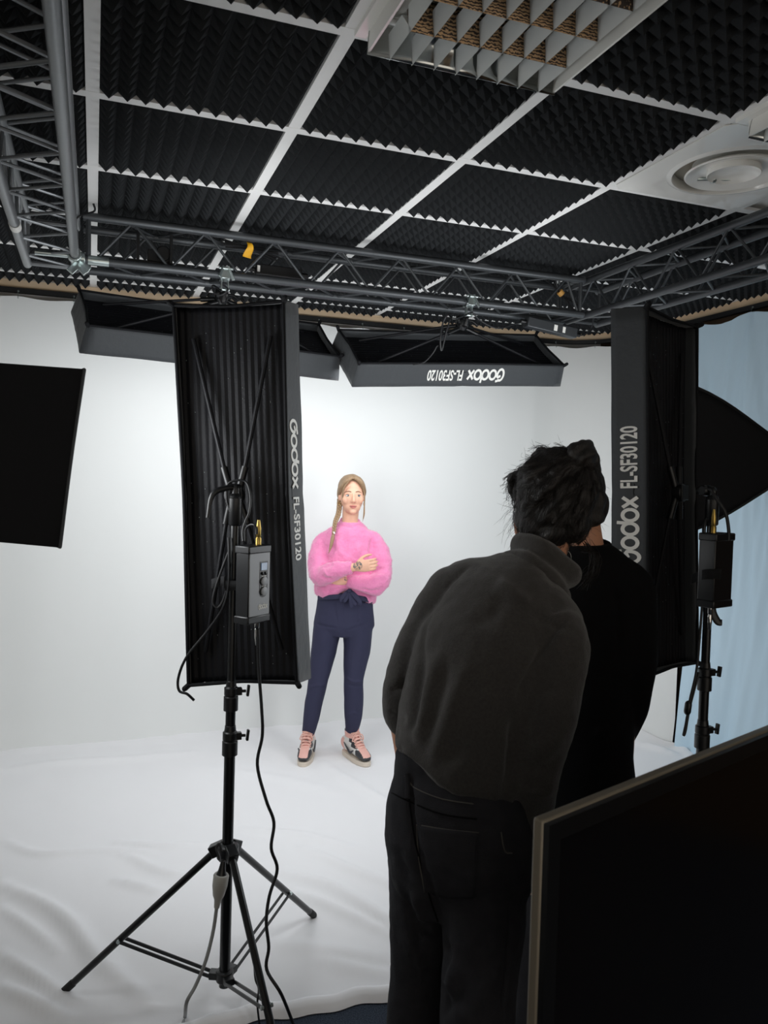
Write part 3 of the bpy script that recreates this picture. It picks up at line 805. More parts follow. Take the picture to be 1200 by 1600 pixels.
# --- the tall softbox on the right stand
sbR, XR, hR = strip_softbox('tall strip softbox on the right stand in front of the blue cloth', (1.831, 2.247, 1.643), -23.95, -3.09, -1.23, .368, 1.201, .123, .013, text='l', hub=.05, seed=2)
light_stand('black light stand holding the right softbox, its foot behind the television', (1.875, 2.03), [(1.50, 1.72), (2.27, 1.76), (1.88, 2.56)], .50,
    [(.86, .0172, .0155), (1.05, .0155, .0135)], 1.585, lean=(.0, 0))
# --- the two softboxes hanging in front of the white backdrop
sbM, XM, hM = strip_softbox('softbox hanging from the far truss, with its upside-down lettering in full view', (1.791, 3.88, 2.32), 1.82, -51.86, 96.56, .329, 1.205, .125, .016, group='strip softboxes hanging from the far truss', text='l', hub=.16, seed=3)
sbH, XH, hH = strip_softbox('softbox hanging from the far truss behind the tall left softbox', (.538, 3.932, 2.339), -9.89, -53.57, 88.51, .342, 1.201, .126, .023, group='strip softboxes hanging from the far truss', text='l', hub=.16, seed=4)
# their drop brackets
def drop(label, top, X, h):
    top = V(top); hw = X @ h; t = thing('drop_bracket', label, 'bracket', loc=top, group='brackets carrying the hanging softboxes')
    k = top.lerp(hw, .62) + V((0, .02, .02))
    MB().tube([top, top + V((0, .02, -.03)), k], .011, 10, 3).build('arm', 'plastic', t)
    MB().lathe([(.016, -.03), (.022, -.024), (.022, .024), (.016, .03)], ax=(1, 0, 0), o=k, n=16).bar(k, hw + (k - hw).normalized() * .06, .022, .03).build('knuckle', 'plastic', t, bevel=.002)
    MB().tube([k + V((.03, 0, 0)), k + V((.055, -.012, -.004)), k + V((.08, -.02, -.025))], .006, 8, 2).build('lever', 'plastic', t)
    return t
drop('black bracket joining the truss clamp to the hanging softbox with clear lettering', (1.69, 3.50, ZB - .075), XM, hM)
drop('black bracket joining the truss clamp to the hanging softbox behind the left stand', (.522, 3.50, ZB - .075), XH, hH)
# --- heads of the standing softboxes: tilting bracket on the stand top
def tilt_head(label, p, X, h, side):
    p = V(p); hw = X @ h; t = thing('tilt_bracket', label, 'bracket', loc=p)
    MB().lathe([(.0168, -.06), (.021, -.055), (.021, .024), (.0168, .024)], o=p, n=18, hollow=True).lathe([(.02, .026), (.016, .036), (.004, .044)], o=p, n=18).build('stand_socket', 'plastic', t)
    q = p + V((0, 0, .055)); MB().tube([p + V((0, 0, .036)), q, q.lerp(hw, .3) + V((0, 0, .006)), q.lerp(hw, .42)], .012, 12, 3).lathe([(.014, -.018), (.018, -.012), (.018, .012), (.014, .018)], ax=(hw - p).cross(V((0, 0, 1))), o=q.lerp(hw, .2), n=18).build('yoke', 'plastic', t)
    k = q + V(side) * .03; MB().tube([q, k, k + V(side) * .045 + V((0, 0, -.02)), k + V(side) * .06 + V((0, 0, -.09))], [.007, .009, .009, .006], 10, 4).build('lever', 'plastic', t)
    return t
tilt_head('black tilting bracket between left stand and left softbox', (.4077, 2.43, 1.575), XL, hL, (-.95, -.2, 0))
tilt_head('black tilting bracket between right stand and right softbox', (1.875, 2.03, 1.605), XR, hR, (.3, .3, 0))

# --- controllers strapped to the stands
cb1, XC = control_box('grey light controller with dials and a blue display strapped to the left stand', (.452, 2.36, 1.345), -38, .096, .05, .232)
cb2, XC2 = control_box('dark light controller strapped to the right stand, seen from behind', V((1.848, 1.974, 1.409)), 165, .10, .055, .232)
def strap(label, pts, w_=.03):
    mb = MB()
    q = catmull(pts, 5); vs = []
    for p in q: vs += [p + V((0, 0, w_ / 2)), p - V((0, 0, w_ / 2))]
    mb.add(vs, [(2 * i, 2 * i + 1, 2 * i + 3, 2 * i + 2) for i in range(len(q) - 1)])
    return tag(mb.build('hook_and_loop_strap', 'velcro', angle=180, solid=.003), label, 'strap')
strap('black strap tying the grey controller to the left stand', [V((0.344, 2.46, 1.333)), V((0.373, 2.407, 1.348)), V((.376, 2.405, 1.335)), V((.400, 2.395, 1.335)), V((.42, 2.385, 1.335))])
strap('black strap end sticking out from the dark controller on the right stand', [V((1.818, 2.047, 1.37)), V((1.813, 2.007, 1.385)), V((1.79, 1.952, 1.399)), V((1.818, 1.916, 1.403))])
tag(MB().loft([V((1.837, 1.974, 1.308)), V((1.841, 1.97, 1.274)), V((1.855, 1.964, 1.246)), V((1.868, 1.959, 1.242))], [.014, .012, .012, .010], [.003] * 4, 10, (0, 0, 1) if False else (1, -.3, .1), 4).build('stand_hook', 'plastic'), 'black hook below the dark controller on the right stand', 'hook')

# --- cables around the left stand
cord('power_cable', 'black power cable from the grey controller snaking down to the carpet', 'cable', [V((.4700, 2.345, 1.165)), V((0.463, 2.325, 1.209)), V((0.466, 2.319, 1.104)), V((0.474, 2.299, 0.973)), V((0.476, 2.295, 0.897)), V((0.461, 2.286, 0.815)), V((0.482, 2.252, 0.72)), V((0.504, 2.241, 0.655)), V((0.493, 2.221, 0.589)), V((0.51, 2.212, 0.528)), V((0.485, 2.197, 0.46)), V((0.473, 2.177, 0.397)), V((0.478, 2.161, 0.33)), V((0.471, 2.15, 0.273)), V((0.507, 2.113, 0.215)), V((.585, 2.235, .006)), V((.60, 2.19, .006)), V((.62, 2.05, .006))], .0048, k=6)
cord('signal_cable', 'black cable looping from the light mat corner up to the left stand', 'cable', [V((0.298, 2.481, 0.967)), V((0.276, 2.479, 0.989)), V((0.253, 2.488, 0.999)), V((0.251, 2.491, 1.04)), V((0.274, 2.475, 1.107)), V((0.334, 2.457, 1.189)), V((0.372, 2.414, 1.264)), V((0.386, 2.402, 1.335)), V((0.387, 2.405, 1.422)), V((0.386, 2.419, 1.479))], .0042, k=6)
cord('signal_cable', 'coil of black cable hanging behind the left stand near the strap', 'cable', [V((0.391, 2.421, 1.557)), V((0.382, 2.437, 1.596)), V((0.387, 2.437, 1.645)), V((0.434, 2.42, 1.652)), V((0.448, 2.402, 1.608)), V((0.443, 2.391, 1.559)), V((0.431, 2.389, 1.53)), V((0.423, 2.385, 1.501)), V((0.422, 2.368, 1.472))], .0035, k=6)
cord('signal_cable', 'looped black cable end dangling beside the strap on the left stand', 'cable', [V((0.389, 2.416, 1.44)), V((0.365, 2.422, 1.371)), V((0.348, 2.426, 1.313)), V((0.344, 2.425, 1.279)), V((0.359, 2.419, 1.266)), V((0.375, 2.415, 1.294)), V((0.388, 2.413, 1.353)), V((0.391, 2.414, 1.401))], .0038, k=6)
cord('signal_cable', 'black lead from the brass plug on top of the grey controller', 'cable', [V((.4685, 2.3450, 1.53)) if False else V((0.457, 2.34, 1.495)), V((0.457, 2.341, 1.512)), V((0.45, 2.344, 1.523)), V((0.439, 2.359, 1.521)), V((0.43, 2.372, 1.506)), V((0.428, 2.366, 1.472))], .0036, k=6)
cord('pole_cable', 'thin black cord hanging behind the front leg of the left stand', 'cable', [V((0.449, 2.221, 0.253)), V((0.451, 2.208, 0.213)), V((0.458, 2.194, 0.192)), V((0.451, 2.174, 0.159)), V((.478, 2.262, .005)), V((.44, 2.15, .005))], .003, k=6)
# extension lead with a grey socket
t = thing('extension_lead', 'grey extension lead with a socket hanging in front of the left stand', 'extension lead', loc=V((0.361, 2.295, 0.449)))
p0, p1 = V((0.363, 2.301, 0.492)), V((0.353, 2.301, 0.412))
MB().lathe([(.021, 0), (.023, .004), (.022, .035), (.019, .05), (.017, .062), (.011, .075), (.008, .10)], ax=p1 - p0, o=p0, n=24).build('socket', 'grey_plastic', t)
dq = (p1 - p0).normalized()
MB().tube([p0 + dq * .085, p0 + dq * .10, V((0.341, 2.297, 0.326)), V((0.319, 2.28, 0.253)), V((0.29, 2.277, 0.184)), V((0.265, 2.273, 0.143)), V((.275, 2.40, .012)), V((.26, 2.34, .012)), V((.22, 2.1, .008))], .0055, 8, 6).build('lead', 'grey_cable', t)
t = thing('plug', 'black plug of the left stand pushed into the grey socket', 'plug', loc=p0)
MB().tube([p0 - dq * .032, p0 - dq * .004], [.008, .017], None, 14).build('body', 'plastic', t) if False else MB().loft([p0 - dq * .04, p0 - dq * .012, p0 + dq * .002], [.007, .011, .016], None, 14).build('body', 'plastic', t)
MB().tube([p0 - dq * .04, V((0.362, 2.32, 0.524)), V((0.358, 2.332, 0.538)), V((0.353, 2.345, 0.552)), V((0.363, 2.347, 0.563)), V((0.368, 2.339, 0.543))], .0042, 8, 5).build('lead', 'cable', t)
# --- cables around the right stand
cord('signal_cable', 'cable loop hanging with a clip beside the right stand', 'cable', [V((1.809, 1.983, 1.297)), V((1.802, 1.981, 1.186)), V((1.793, 1.979, 1.084)), V((1.775, 1.982, 0.993)), V((1.764, 1.982, 0.922)), V((1.757, 1.983, 0.885)), V((1.763, 1.982, 0.897)), V((1.775, 1.981, 0.972)), V((1.801, 1.976, 1.084))], .004, k=6)
cord('signal_cable', 'black lead from the right softbox head down to the dark controller', 'cable', [V((1.834, 1.991, 1.656)), V((1.842, 1.976, 1.632)), V((1.86, 1.957, 1.593)), V((1.87, 1.951, 1.543)), V((1.872, 1.949, 1.503))], .0055, k=5)
cord('signal_cable', 'black plug and lead rising from the left end of the dark controller', 'cable', [V((1.806, 1.984, 1.506)), V((1.805, 1.985, 1.54)), V((1.818, 1.993, 1.566)), V((1.835, 1.996, 1.55))], .006, k=4)
tag(MB().tube([V((1.764, 1.975, 0.985)), V((1.761, 1.975, 0.961))], .011, 10, round_caps=True).build('cable_clip', 'plastic'), 'small black clip on the cable loop beside the right stand', 'clip')
cord('signal_cable', 'pair of black leads draped over the back of the lettered hanging softbox', 'cable', [V((1.695, 3.455, 2.475)), V((1.543, 3.327, 2.408)), V((1.541, 3.394, 2.438)), V((1.527, 3.418, 2.402)), V((1.517, 3.419, 2.327)), V((1.531, 3.433, 2.277)), V((1.542, 3.411, 2.358)), V((1.558, 3.408, 2.418))], .004, k=6)
cord('signal_cable', 'black lead lying along the lower edge of the lettered hanging softbox', 'cable', [V((1.529, 3.428, 2.285)), V((1.522, 3.458, 2.304)), V((1.503, 3.474, 2.268)), V((1.46, 3.477, 2.223)), V((1.414, 3.499, 2.211))], .0035, k=6)
cord('signal_cable', 'black leads looping above the hanging softbox behind the left stand', 'cable', [V((.505, 3.44, 2.45)), V((0.474, 3.489, 2.481)), V((0.477, 3.487, 2.453)), V((0.506, 3.476, 2.44)), V((0.534, 3.467, 2.463)), V((0.518, 3.473, 2.482)), V((0.503, 3.479, 2.487))], .004, k=6)

# ------------------------------------------------------------------ two pyramid softboxes at the sides
def pyramid_softbox(label, c, az, W, H, D, lip, roll=0, pitch=0, lipmat='box_fabric', taper=1.0, glow='diffuser', drop=0):
    """deep four-sided softbox: front W x H at local y=+0, lip, then tapering to the light head at y=-D"""
    X = az_frame(c, az, pitch, roll); t = thing('pyramid_softbox', label, 'softbox', X=X)
    a = .075
    ring_ = [V((-1, 0, -1)), V((1, 0, -1)), V((1, 0, 1)), V((-1, 0, 1))]
    for k in range(4):
        p, q = ring_[k], ring_[(k + 1) % 4]
        def fn(u, v, p=p, q=q):
            f = p.lerp(q, u); y = -lip - (D - lip) * v; s = 1 - v ** 1.0
            hw, hh = a + (W * taper / 2 - a) * s, a + (H * taper / 2 - a) * s
            bow = 1 - .05 * sin(pi * u) * sin(pi * min(v * 1.2, 1))
            out = 1 + .10 * sin(pi * v)                        # the rods bend outwards
            return V((f.x * hw * bow * out, y, f.z * hh * bow * out + drop * y))
        MB().grid(14, 14, fn).build('side_panel', 'box_black', t, world=False, angle=60, solid=.004)
        MB().tube([fn(0, v) * 1.0 for v in np.linspace(0, 1, 9)], .006, 8).build('rod', 'plastic', t, world=False)
    l = MB()
    for k in range(4):
        p, q = ring_[k], ring_[(k + 1) % 4]
        l.add([V((p.x * W * taper / 2, -lip, p.z * H * taper / 2 - drop * lip)), V((q.x * W * taper / 2, -lip, q.z * H * taper / 2 - drop * lip)), V((q.x * W / 2, 0, q.z * H / 2)), V((p.x * W / 2, 0, p.z * H / 2))], [(0, 1, 2, 3)])
    for k in range(4):
        p, q = ring_[k], ring_[(k + 1) % 4]
        MB().tube([V((p.x * W / 2, .0, p.z * H / 2)), V(((p.x + q.x) / 2 * W * .992 / 2, -.002, (p.z + q.z) / 2 * H * .992 / 2)), V((q.x * W / 2, .0, q.z * H / 2))], .005, 8, 6).build('binding', 'box_fabric', t, world=False)
    l.build('lip', lipmat, t, world=False, smooth=False, solid=.004)
    MB().grid(6, 6, lambda u, v: V(((2 * u - 1) * (W / 2 - .004), -.02, (2 * v - 1) * (H / 2 - .004)))).build('front_diffuser', glow, t, world=False, smooth=False)
    MB().lathe([(.07, 0), (.078, .02), (.078, .20), (.06, .22), (.02, .22)], ax=(0, -1, 0), o=(0, -D + .01, -drop * D), n=28).build('light_head', 'control_dark', t, world=False)
    MB().bar((0, -D - .08, -.075 - drop * D), (0, -D - .08, -.16 - drop * D), .05, .03).build('mount', 'plastic', t, world=False, bevel=.003)
    return t, X
pyL, XPL = pyramid_softbox('deep black softbox at the left picture edge, seen from its side', V((-0.048, 2.259, 1.705)) + V((-.06, .212, .0)), 76, .44, .475, .95, .55, pitch=-7, lipmat='box_black', taper=.84, glow='diffuser_strong', drop=.07)
pyR, XPR = pyramid_softbox('black pyramid softbox between the right softbox and the blue cloth', (2.35, 2.79, 1.775), -47, .60, .60, .42, .05)
pl = XPL @ V((0, -1.03, -.16 - .07 * .95))
light_stand('black light stand carrying the deep softbox at the left edge', (pl.x, pl.y), [(pl.x - .42, pl.y + .05), (pl.x + .25, pl.y - .38), (pl.x + .22, pl.y + .40)], .5, [(.85, .0172, .0155), (1.1, .0155, .0135)], pl.z - .05)
pr = XPR @ V((0, -.56, -.16)); light_stand('black light stand carrying the pyramid softbox by the blue cloth', (pr.x, pr.y), [(pr.x + .3, pr.y - .3), (pr.x - .4, pr.y - .2), (pr.x + .12, pr.y + .43)], .5, [(.85, .0172, .0155), (1.1, .0155, .0135)], pr.z - .05)

# ------------------------------------------------------------------ tools for bodies and cloth
def organic(mb, voxel, smooth=6, fac=.5):
    """fuse overlapping closed shapes into one continuous surface"""
    me = mb.mesh('organic'); o = bpy.data.objects.new('organic', me); COL.objects.link(o)
    r = o.modifiers.new('r', 'REMESH'); r.mode = 'VOXEL'; r.voxel_size = voxel; r.adaptivity = 0
    if smooth:
        s = o.modifiers.new('s', 'SMOOTH'); s.iterations = smooth; s.factor = fac
    dg = bpy.context.evaluated_depsgraph_get(); dg.update()
    out = bpy.data.meshes.new_from_object(o.evaluated_get(dg))
    bpy.data.objects.remove(o); bpy.data.meshes.remove(me)
    return out

def get_co(me):
    n = len(me.vertices); a = np.empty(n * 3, 'f'); me.vertices.foreach_get('co', a)
    b = np.empty(n * 3, 'f'); me.vertex_normals.foreach_get('vector', b)
    return a.reshape(-1, 3).astype(float), b.reshape(-1, 3).astype(float)
def set_co(me, co): me.vertices.foreach_set('co', co.astype('f').ravel()); me.update()

def folds(me, lines, view=None, facing=None):
    """raise (height>0) or sink (height<0) gaussian ridges along 3-D polylines; view = axis ignored in the distance"""
    co, no = get_co(me); off = np.zeros(len(co))
    for pts, wd, ht in lines:
        P = np.array([p[:] for p in catmull(pts, 5)]); best = np.full(len(co), 9.); par = np.zeros(len(co))
        for i in range(len(P) - 1):
            a, b = P[i], P[i + 1]; d = b - a; v = co - a
            if view is not None:
                vw = np.array(view); d = d - vw * d.dot(vw); v = v - np.outer(v @ vw, vw)
            t = np.clip(v @ d / (d @ d + 1e-12), 0, 1); q = np.linalg.norm(v - np.outer(t, d), axis=1)
            m_ = q < best; best[m_] = q[m_]; par[m_] = (i + t[m_]) / (len(P) - 1)
        w_ = np.exp(-(best / wd) ** 2) * np.clip(np.sin(pi * np.clip(par, .02, .98)) * 1.6, .1, 1)
        if facing is not None: w_ = w_ * np.clip(-(no @ np.array(facing)) * 2.5, 0, 1)
        off += ht * w_
    set_co(me, co + no * off[:, None])

def ripple(me, amp, scale, seed=0, stretch=(1, 1, 1), mask=None):
    co, no = get_co(me)
    off = np.array([noise.noise(V((c[0] * scale * stretch[0] + seed, c[1] * scale * stretch[1], c[2] * scale * stretch[2]))) for c in co]) * amp
    if mask is not None: off *= mask(co)
    set_co(me, co + no * off[:, None])

def bump_at(me, items, within=None):
    co, no = get_co(me); off = np.zeros(len(co))
    for c, sg, h in items:
        off += h * np.exp(-((np.linalg.norm(co - np.array(c[:]), axis=1) / sg) ** 2))
    set_co(me, co + no * off[:, None])

def local_mesh(me, root):
    me.transform(ROOTM[root.name].inverted()); me.update(); return me

def hand(mb, w_, d, n, s, curl=.35, size=1.0, spread=.06):
    """palm, four unequal fingers and a thumb; d towards fingers, n out of the palm, s towards the thumb"""
    w_, d, n = V(w_), V(d).normalized(), V(n); n = (n - d * n.dot(d)).normalized(); s = V(s); s = (s - d * s.dot(d) - n * s.dot(n)).normalized(); k = size
    mb.loft([w_ - d * .03 * k, w_ + d * .005 * k, w_ + d * .045 * k, w_ + d * .083 * k, w_ + d * .09 * k], [.025 * k, .027 * k, .038 * k, .040 * k, .034 * k], [.019 * k, .017 * k, .0145 * k, .012 * k, .009 * k], 16, s, 2)
    for o, L in ((.029, .070), (.010, .080), (-.010, .074), (-.028, .058)):
        p = w_ + (d * .082 + s * o) * k; a = curl * .8; dr = (d + s * (o * spread / .03)).normalized(); pts = [w_ + (d * .06 + s * o * .9) * k, p]
        for j, f in enumerate((.45, .31, .24)):
            ax = dr; dd = (ax * cos(a) + n * sin(a)).normalized(); p = p + dd * L * f * k; pts.append(p); a += curl * (1.2 if j == 0 else .9)
        mb.loft(pts, [.0085 * k, .009 * k, .0082 * k, .0075 * k, .0055 * k], None, 10, None, 3, round_caps=True)
    p = w_ + (d * .022 + s * .026) * k; q = p + (d * .03 + s * .026 + n * .012) * k; r = q + (d * .030 + s * .008 + n * (.010 + .02 * curl)) * k; e = r + (d * .024 + n * .018 * curl) * k
    mb.loft([w_ + (d * .02 + s * .008) * k, p, q, r, e], [.014 * k, .0135 * k, .0105 * k, .0095 * k, .0065 * k], None, 10, None, 3, round_caps=True)

def strands(paths, r, n=3):
    mb = MB()
    for p in paths: mb.loft(p, [r * .8, r, r * .3] if len(p) == 3 else [r * .9] + [r] * (len(p) - 2) + [r * .2], None, n, None, 1, caps=False)
    return mb
def chunk(me, root, name, mt, **kw):
    local_mesh(me, root); return put(name, me, mt, root, angle=180, **kw)

M['skin'] = mat('skin_fair', 'dba78c', .5, bump=(300, .05), var=(14, 'e2b298', .3), sub=.08)
M['skin_shade'] = mat('skin_warm', 'c48d6f', .5, bump=(300, .05), sub=.05)
M['lips'] = mat('lips_rose', 'bf6f6a', .38)
M['eye_white'] = mat('eye_white', 'd8d4d0', .2)
M['iris'] = mat('iris_grey_blue', '5c6a70', .15)
M['lash'] = mat('lash_brown', '3a2a25', .6)
M['brow'] = mat('brow_brown', '7a553f', .7)
M['tattoo'] = mat('tattooed_skin', 'c79a80', .5, var=(120, '5e5a58', .06))
M['hair_blond'] = mat('hair_dark_blond', '7a634d', .45, var=(60, 'a78a68', .22), aniso=(6, 6, .5), bump=(160, .35))
M['hair_black'] = mat('hair_dark_brown', '17120f', .42, bump=(140, .4, 4), aniso=(4, 4, .7))
M['pink_knit'] = mat('pink_mohair_knit', 'e58ab4', .9, bump=(150, .3), var=(18, 'dd7eac', .25), sheen=.5, spec=.15)
M['pink_fuzz'] = mat('pink_mohair_fuzz', 'e9a5c5', .9, spec=.1)
M['navy'] = mat('navy_trouser_cloth', '35364c', .8, bump=(220, .15), spec=.2)
M['grey_knit'] = mat('charcoal_wool_knit', '464442', .95, bump=(420, .35, 3), var=(150, '373534', .3), sheen=.3, spec=.15)
M['black_denim'] = mat('black_denim', '26262a', .85, bump=(420, .3), var=(35, '303034', .3), spec=.2)
M['denim_thread'] = mat('denim_thread', '55524e', .8)
M['black_jersey'] = mat('black_jersey', '0b0b0d', .9, bump=(240, .2), spec=.15)
M['shoe_pink'] = mat('shoe_pink_leather', 'e8b3a8', .45)
M['shoe_black'] = mat('shoe_black_leather', '38383c', .45)
M['shoe_white'] = mat('shoe_white_leather', 'dcdad6', .45)
M['shoe_sole'] = mat('shoe_cream_sole', 'd6cabb', .6)
M['lace'] = mat('pink_lace', 'ecbcae', .7)
M['gold'] = mat('gold_earring', 'c9a45a', .25, 1)

# ------------------------------------------------------------------ the woman in pink on the white cloth
az = atan2(1.33, 4.40); wx = V((cos(az), -sin(az), 0)); wy = V((sin(az), cos(az), 0)); wz = V((0, 0, 1))
pk = thing('person', 'woman in a fluffy pink sweater and navy trousers, arms crossed, on the white cloth', 'person', loc=(1.34, 4.50, .0), rz=-az)
HC_ = V((1.418, 4.411, 1.564))                      # head centre at eye level
fa = radians(6); hx = (wx * cos(fa) - wy * sin(fa) * -1 * -1).normalized(); hx = (wx * cos(fa) + wy * sin(fa)).normalized(); hy = wz.cross(hx).normalized()
def H(x, y, z): return HC_ + hx * x + hy * y + wz * z
def hell(mb, c, r, X=None):
    X = Matrix(((hx.x, hy.x, 0, 0), (hx.y, hy.y, 0, 0), (0, 0, 1, 0), (0, 0, 0, 1))); X.translation = H(*c); mb.sphere((0, 0, 0), r, 28, 20, X=X)
B = MB()
hell(B, (0, .018, .028), (.070, .090, .082)); hell(B, (0, -.016, -.014), (.066, .071, .086)); hell(B, (0, -.034, -.062), (.050, .048, .046)); hell(B, (0, -.066, -.092), (.021, .018, .018))
B.loft([H(0, -.080, .014), H(0, -.090, -.010), H(0, -.099, -.030), H(0, -.090, -.038)], [.007, .008, .0105, .007], [.009, .009, .009, .006], 12, hx, 2)
for s in (-1, 1):
    hell(B, (s * .009, -.090, -.033), (.006, .009, .006)); hell(B, (s * .036, -.056, -.024), (.026, .018, .028))
    hell(B, (s * .071, .008, -.006), (.008, .016, .030))
B.loft([H(0, .02, -.055), V((1.413, 4.417, 1.421)), V((1.41, 4.426, 1.361))], [.050, .047, .062], [.052, .050, .060], 20, wx, 3)
# trunk, arms, legs under the clothes
B.loft([V((1.41, 4.427, 1.383)), V((1.41, 4.423, 1.308)), V((1.401, 4.41, 1.185)), V((1.395, 4.406, 1.034)), V((1.392, 4.41, 0.882)), V((1.39, 4.406, 0.769))], [.06, .10, .115, .12, .145, .14], [.05, .07, .09, .085, .095, .085], 20, wx, 3)
LA = [V((1.305, 4.451, 1.291)), V((1.246, 4.425, 1.189)), V((1.211, 4.348, 1.091)), V((1.27, 4.243, 1.139)), V((1.369, 4.176, 1.171))]
RA = [V((1.517, 4.362, 1.297)), V((1.557, 4.311, 1.186)), V((1.555, 4.232, 1.08)), V((1.456, 4.225, 1.069)), V((1.363, 4.27, 1.079))]
for A in (LA, RA): B.loft(A, [.030, .034, .034, .032, .024], [.030, .034, .034, .032, .020], 14, wz, 3)
hand(B, V((1.371, 4.17, 1.171)), V((1.426, 4.145, 1.181)) - V((1.371, 4.17, 1.171)), wy, wz, .42, .90, .05)
hand(B, V((1.358, 4.267, 1.08)), V((1.306, 4.281, 1.09)) - V((1.358, 4.267, 1.08)), wy, wz, .25, .88, .05)
LL = [V((1.315, 4.437, 0.843)), V((1.284, 4.441, 0.691)), V((1.248, 4.434, 0.486)), V((1.229, 4.466, 0.327)), V((1.21, 4.496, 0.142))]
RL = [V((1.46, 4.384, 0.847)), V((1.461, 4.376, 0.696)), V((1.442, 4.363, 0.491)), V((1.449, 4.385, 0.333)), V((1.454, 4.407, 0.164))]
for A, ft in ((LL, V((1.173, 4.378, 0.055))), (RL, V((1.437, 4.282, 0.092)))):
    B.loft(A + [V((A[-1].x, A[-1].y, .075))], [.07, .066, .05, .046, .034, .032], None, 16, wx, 3)
    B.loft([V((A[-1].x, A[-1].y, .085)), V((A[-1].x, A[-1].y, .05)) + (ft - A[-1]) * V((1, 1, 0)) * .2 if False else V((A[-1].x, A[-1].y, .05))], [.03, .028], None, 12, wx)
me = organic(B, .0042, 5, .4)
bump_at(me, [(H(s * .0305, -.088, .001), .013, -.0065) for s in (-1, 1)] + [(H(s * .030, -.088, .021), .012, .0025) for s in (-1, 1)] + [(H(0, -.09, -.062), .014, .0028), (H(0, -.085, -.079), .008, -.002), (H(s * .05 if False else 0, -.09, -.051), .005, -.0008)][:6] if False else
        [(H(s * .0305, -.086, .001), .011, -.0045) for s in (-1, 1)] + [(H(s * .030, -.086, .020), .012, .0022) for s in (-1, 1)] + [(H(0, -.088, -.061), .013, .003)])
co, _ = get_co(me); me.materials.clear()
body = chunk(me, pk, 'body', ['skin', 'tattoo'])
tp = ROOTM[pk.name].inverted() @ V((1.379, 4.152, 1.18)); tq = ROOTM[pk.name].inverted() @ V((1.344, 4.246, 1.094))
mi = []
for p in body.data.polygons: mi.append(1 if ((V(p.center) - tp).length < .026 or (V(p.center) - tq).length < .016) else 0)
body.data.polygons.foreach_set('material_index', mi)
# face
def face_y(x, z):
    """front surface of the face at (x, z) in head coordinates"""
    L = ROOTM[pk.name].inverted(); o = L @ H(x, -.2, z); d = (L.to_3x3() @ hy).normalized()
    ok, loc, nn, ix = body.ray_cast(o, d, distance=.4)
    return -.2 + (loc - o).length if ok else -.08
bpy.context.view_layer.update()
for s in (-1, 1):
    ey = face_y(s * .0305, .001)
    e = MB()
    Xe = Matrix(((hx.x, hy.x, 0, 0), (hx.y, hy.y, 0, 0), (0, 0, 1, 0), (0, 0, 0, 1))); Xe.translation = H(s * .0305, ey + .0035, .0005)
    e.sphere((0, 0, 0), (.0142, .006, .0064), 18, 12, X=Xe); eye = e.build('eye', 'eye_white', pk, angle=180)
    Xi = Xe.copy(); Xi.translation = H(s * .0305 + .0015, ey - .0012, .001)
    MB().sphere((0, 0, 0), (.0066, .0018, .0058), 16, 10, X=Xi).build('iris', 'iris', eye)
    Xp = Xe.copy(); Xp.translation = H(s * .0305 + .0015, ey - .0025, .001); MB().sphere((0, 0, 0), (.0024, .001, .0024), 12, 8, X=Xp).build('pupil', 'lash', eye)
    MB().loft([H(s * .0305 + t_ * .0145, ey - .001 + abs(t_) ** 2 * .003, .0055 * (1 - t_ * t_) + .0005 + .0008 + .0012 * s * t_) for t_ in np.linspace(-1, 1, 9)], [.0008, .0013, .0015, .0016, .0016, .0016, .0015, .0013, .0008], [.0016] * 9, 8, wz).build('eyelashes', 'lash', pk)
    MB().loft([H(s * .0305 + t_ * .013, ey - .0004 + abs(t_) ** 2 * .003, -.0052 * (1 - t_ * t_) + .0002) for t_ in np.linspace(-1, 1, 7)], [.0006] * 7, [.0012] * 7, 6, wz).build('lower_lashes', 'brow', pk)
    bp = [(s * (.013 + .036 * t_), .0195 + .006 * sin(pi * min(t_ * .85 + .12, 1)) - .002 * t_) for t_ in np.linspace(0, 1, 8)]
    MB().loft([H(x, face_y(x, z) - .0008, z) for x, z in bp], [.0022, .0030, .0032, .0031, .0028, .0022, .0016, .0008], [.0014] * 8, 8, wz).build('eyebrow', 'brow', pk)
    MB().sphere(H(s * .0062, face_y(s * .0062, -.0385) - .0002, -.0385), (.0022, .0012, .0014), 8, 6).build('nostril', 'lips', pk)
def lip(z0, w_, h_, arch, nm):
    xs = np.linspace(-1, 1, 11); pts = [H(x * w_, face_y(x * w_, z0) - .0004, z0 + arch * (1 - x * x) + .0034 * x * x) for x in xs]
    MB().loft(pts, [h_ * (1 - .85 * abs(x) ** 2.2) + .0004 for x in xs], [.0032 * (1 - .8 * abs(x) ** 2) + .0006 for x in xs], 10, wz).build(nm, 'lips', pk, angle=180)
lip(-.0605, .0205, .0032, .0016, 'upper_lip'); lip(-.0665, .0185, .0040, -.0020, 'lower_lip')
MB().loft([H(x * .021, face_y(x * .021, -.0632) - .0022, -.0634 + .0022 * x * x) for x in np.linspace(-1, 1, 9)], .0006, None, 6, wz).build('mouth_line', 'brow', pk)
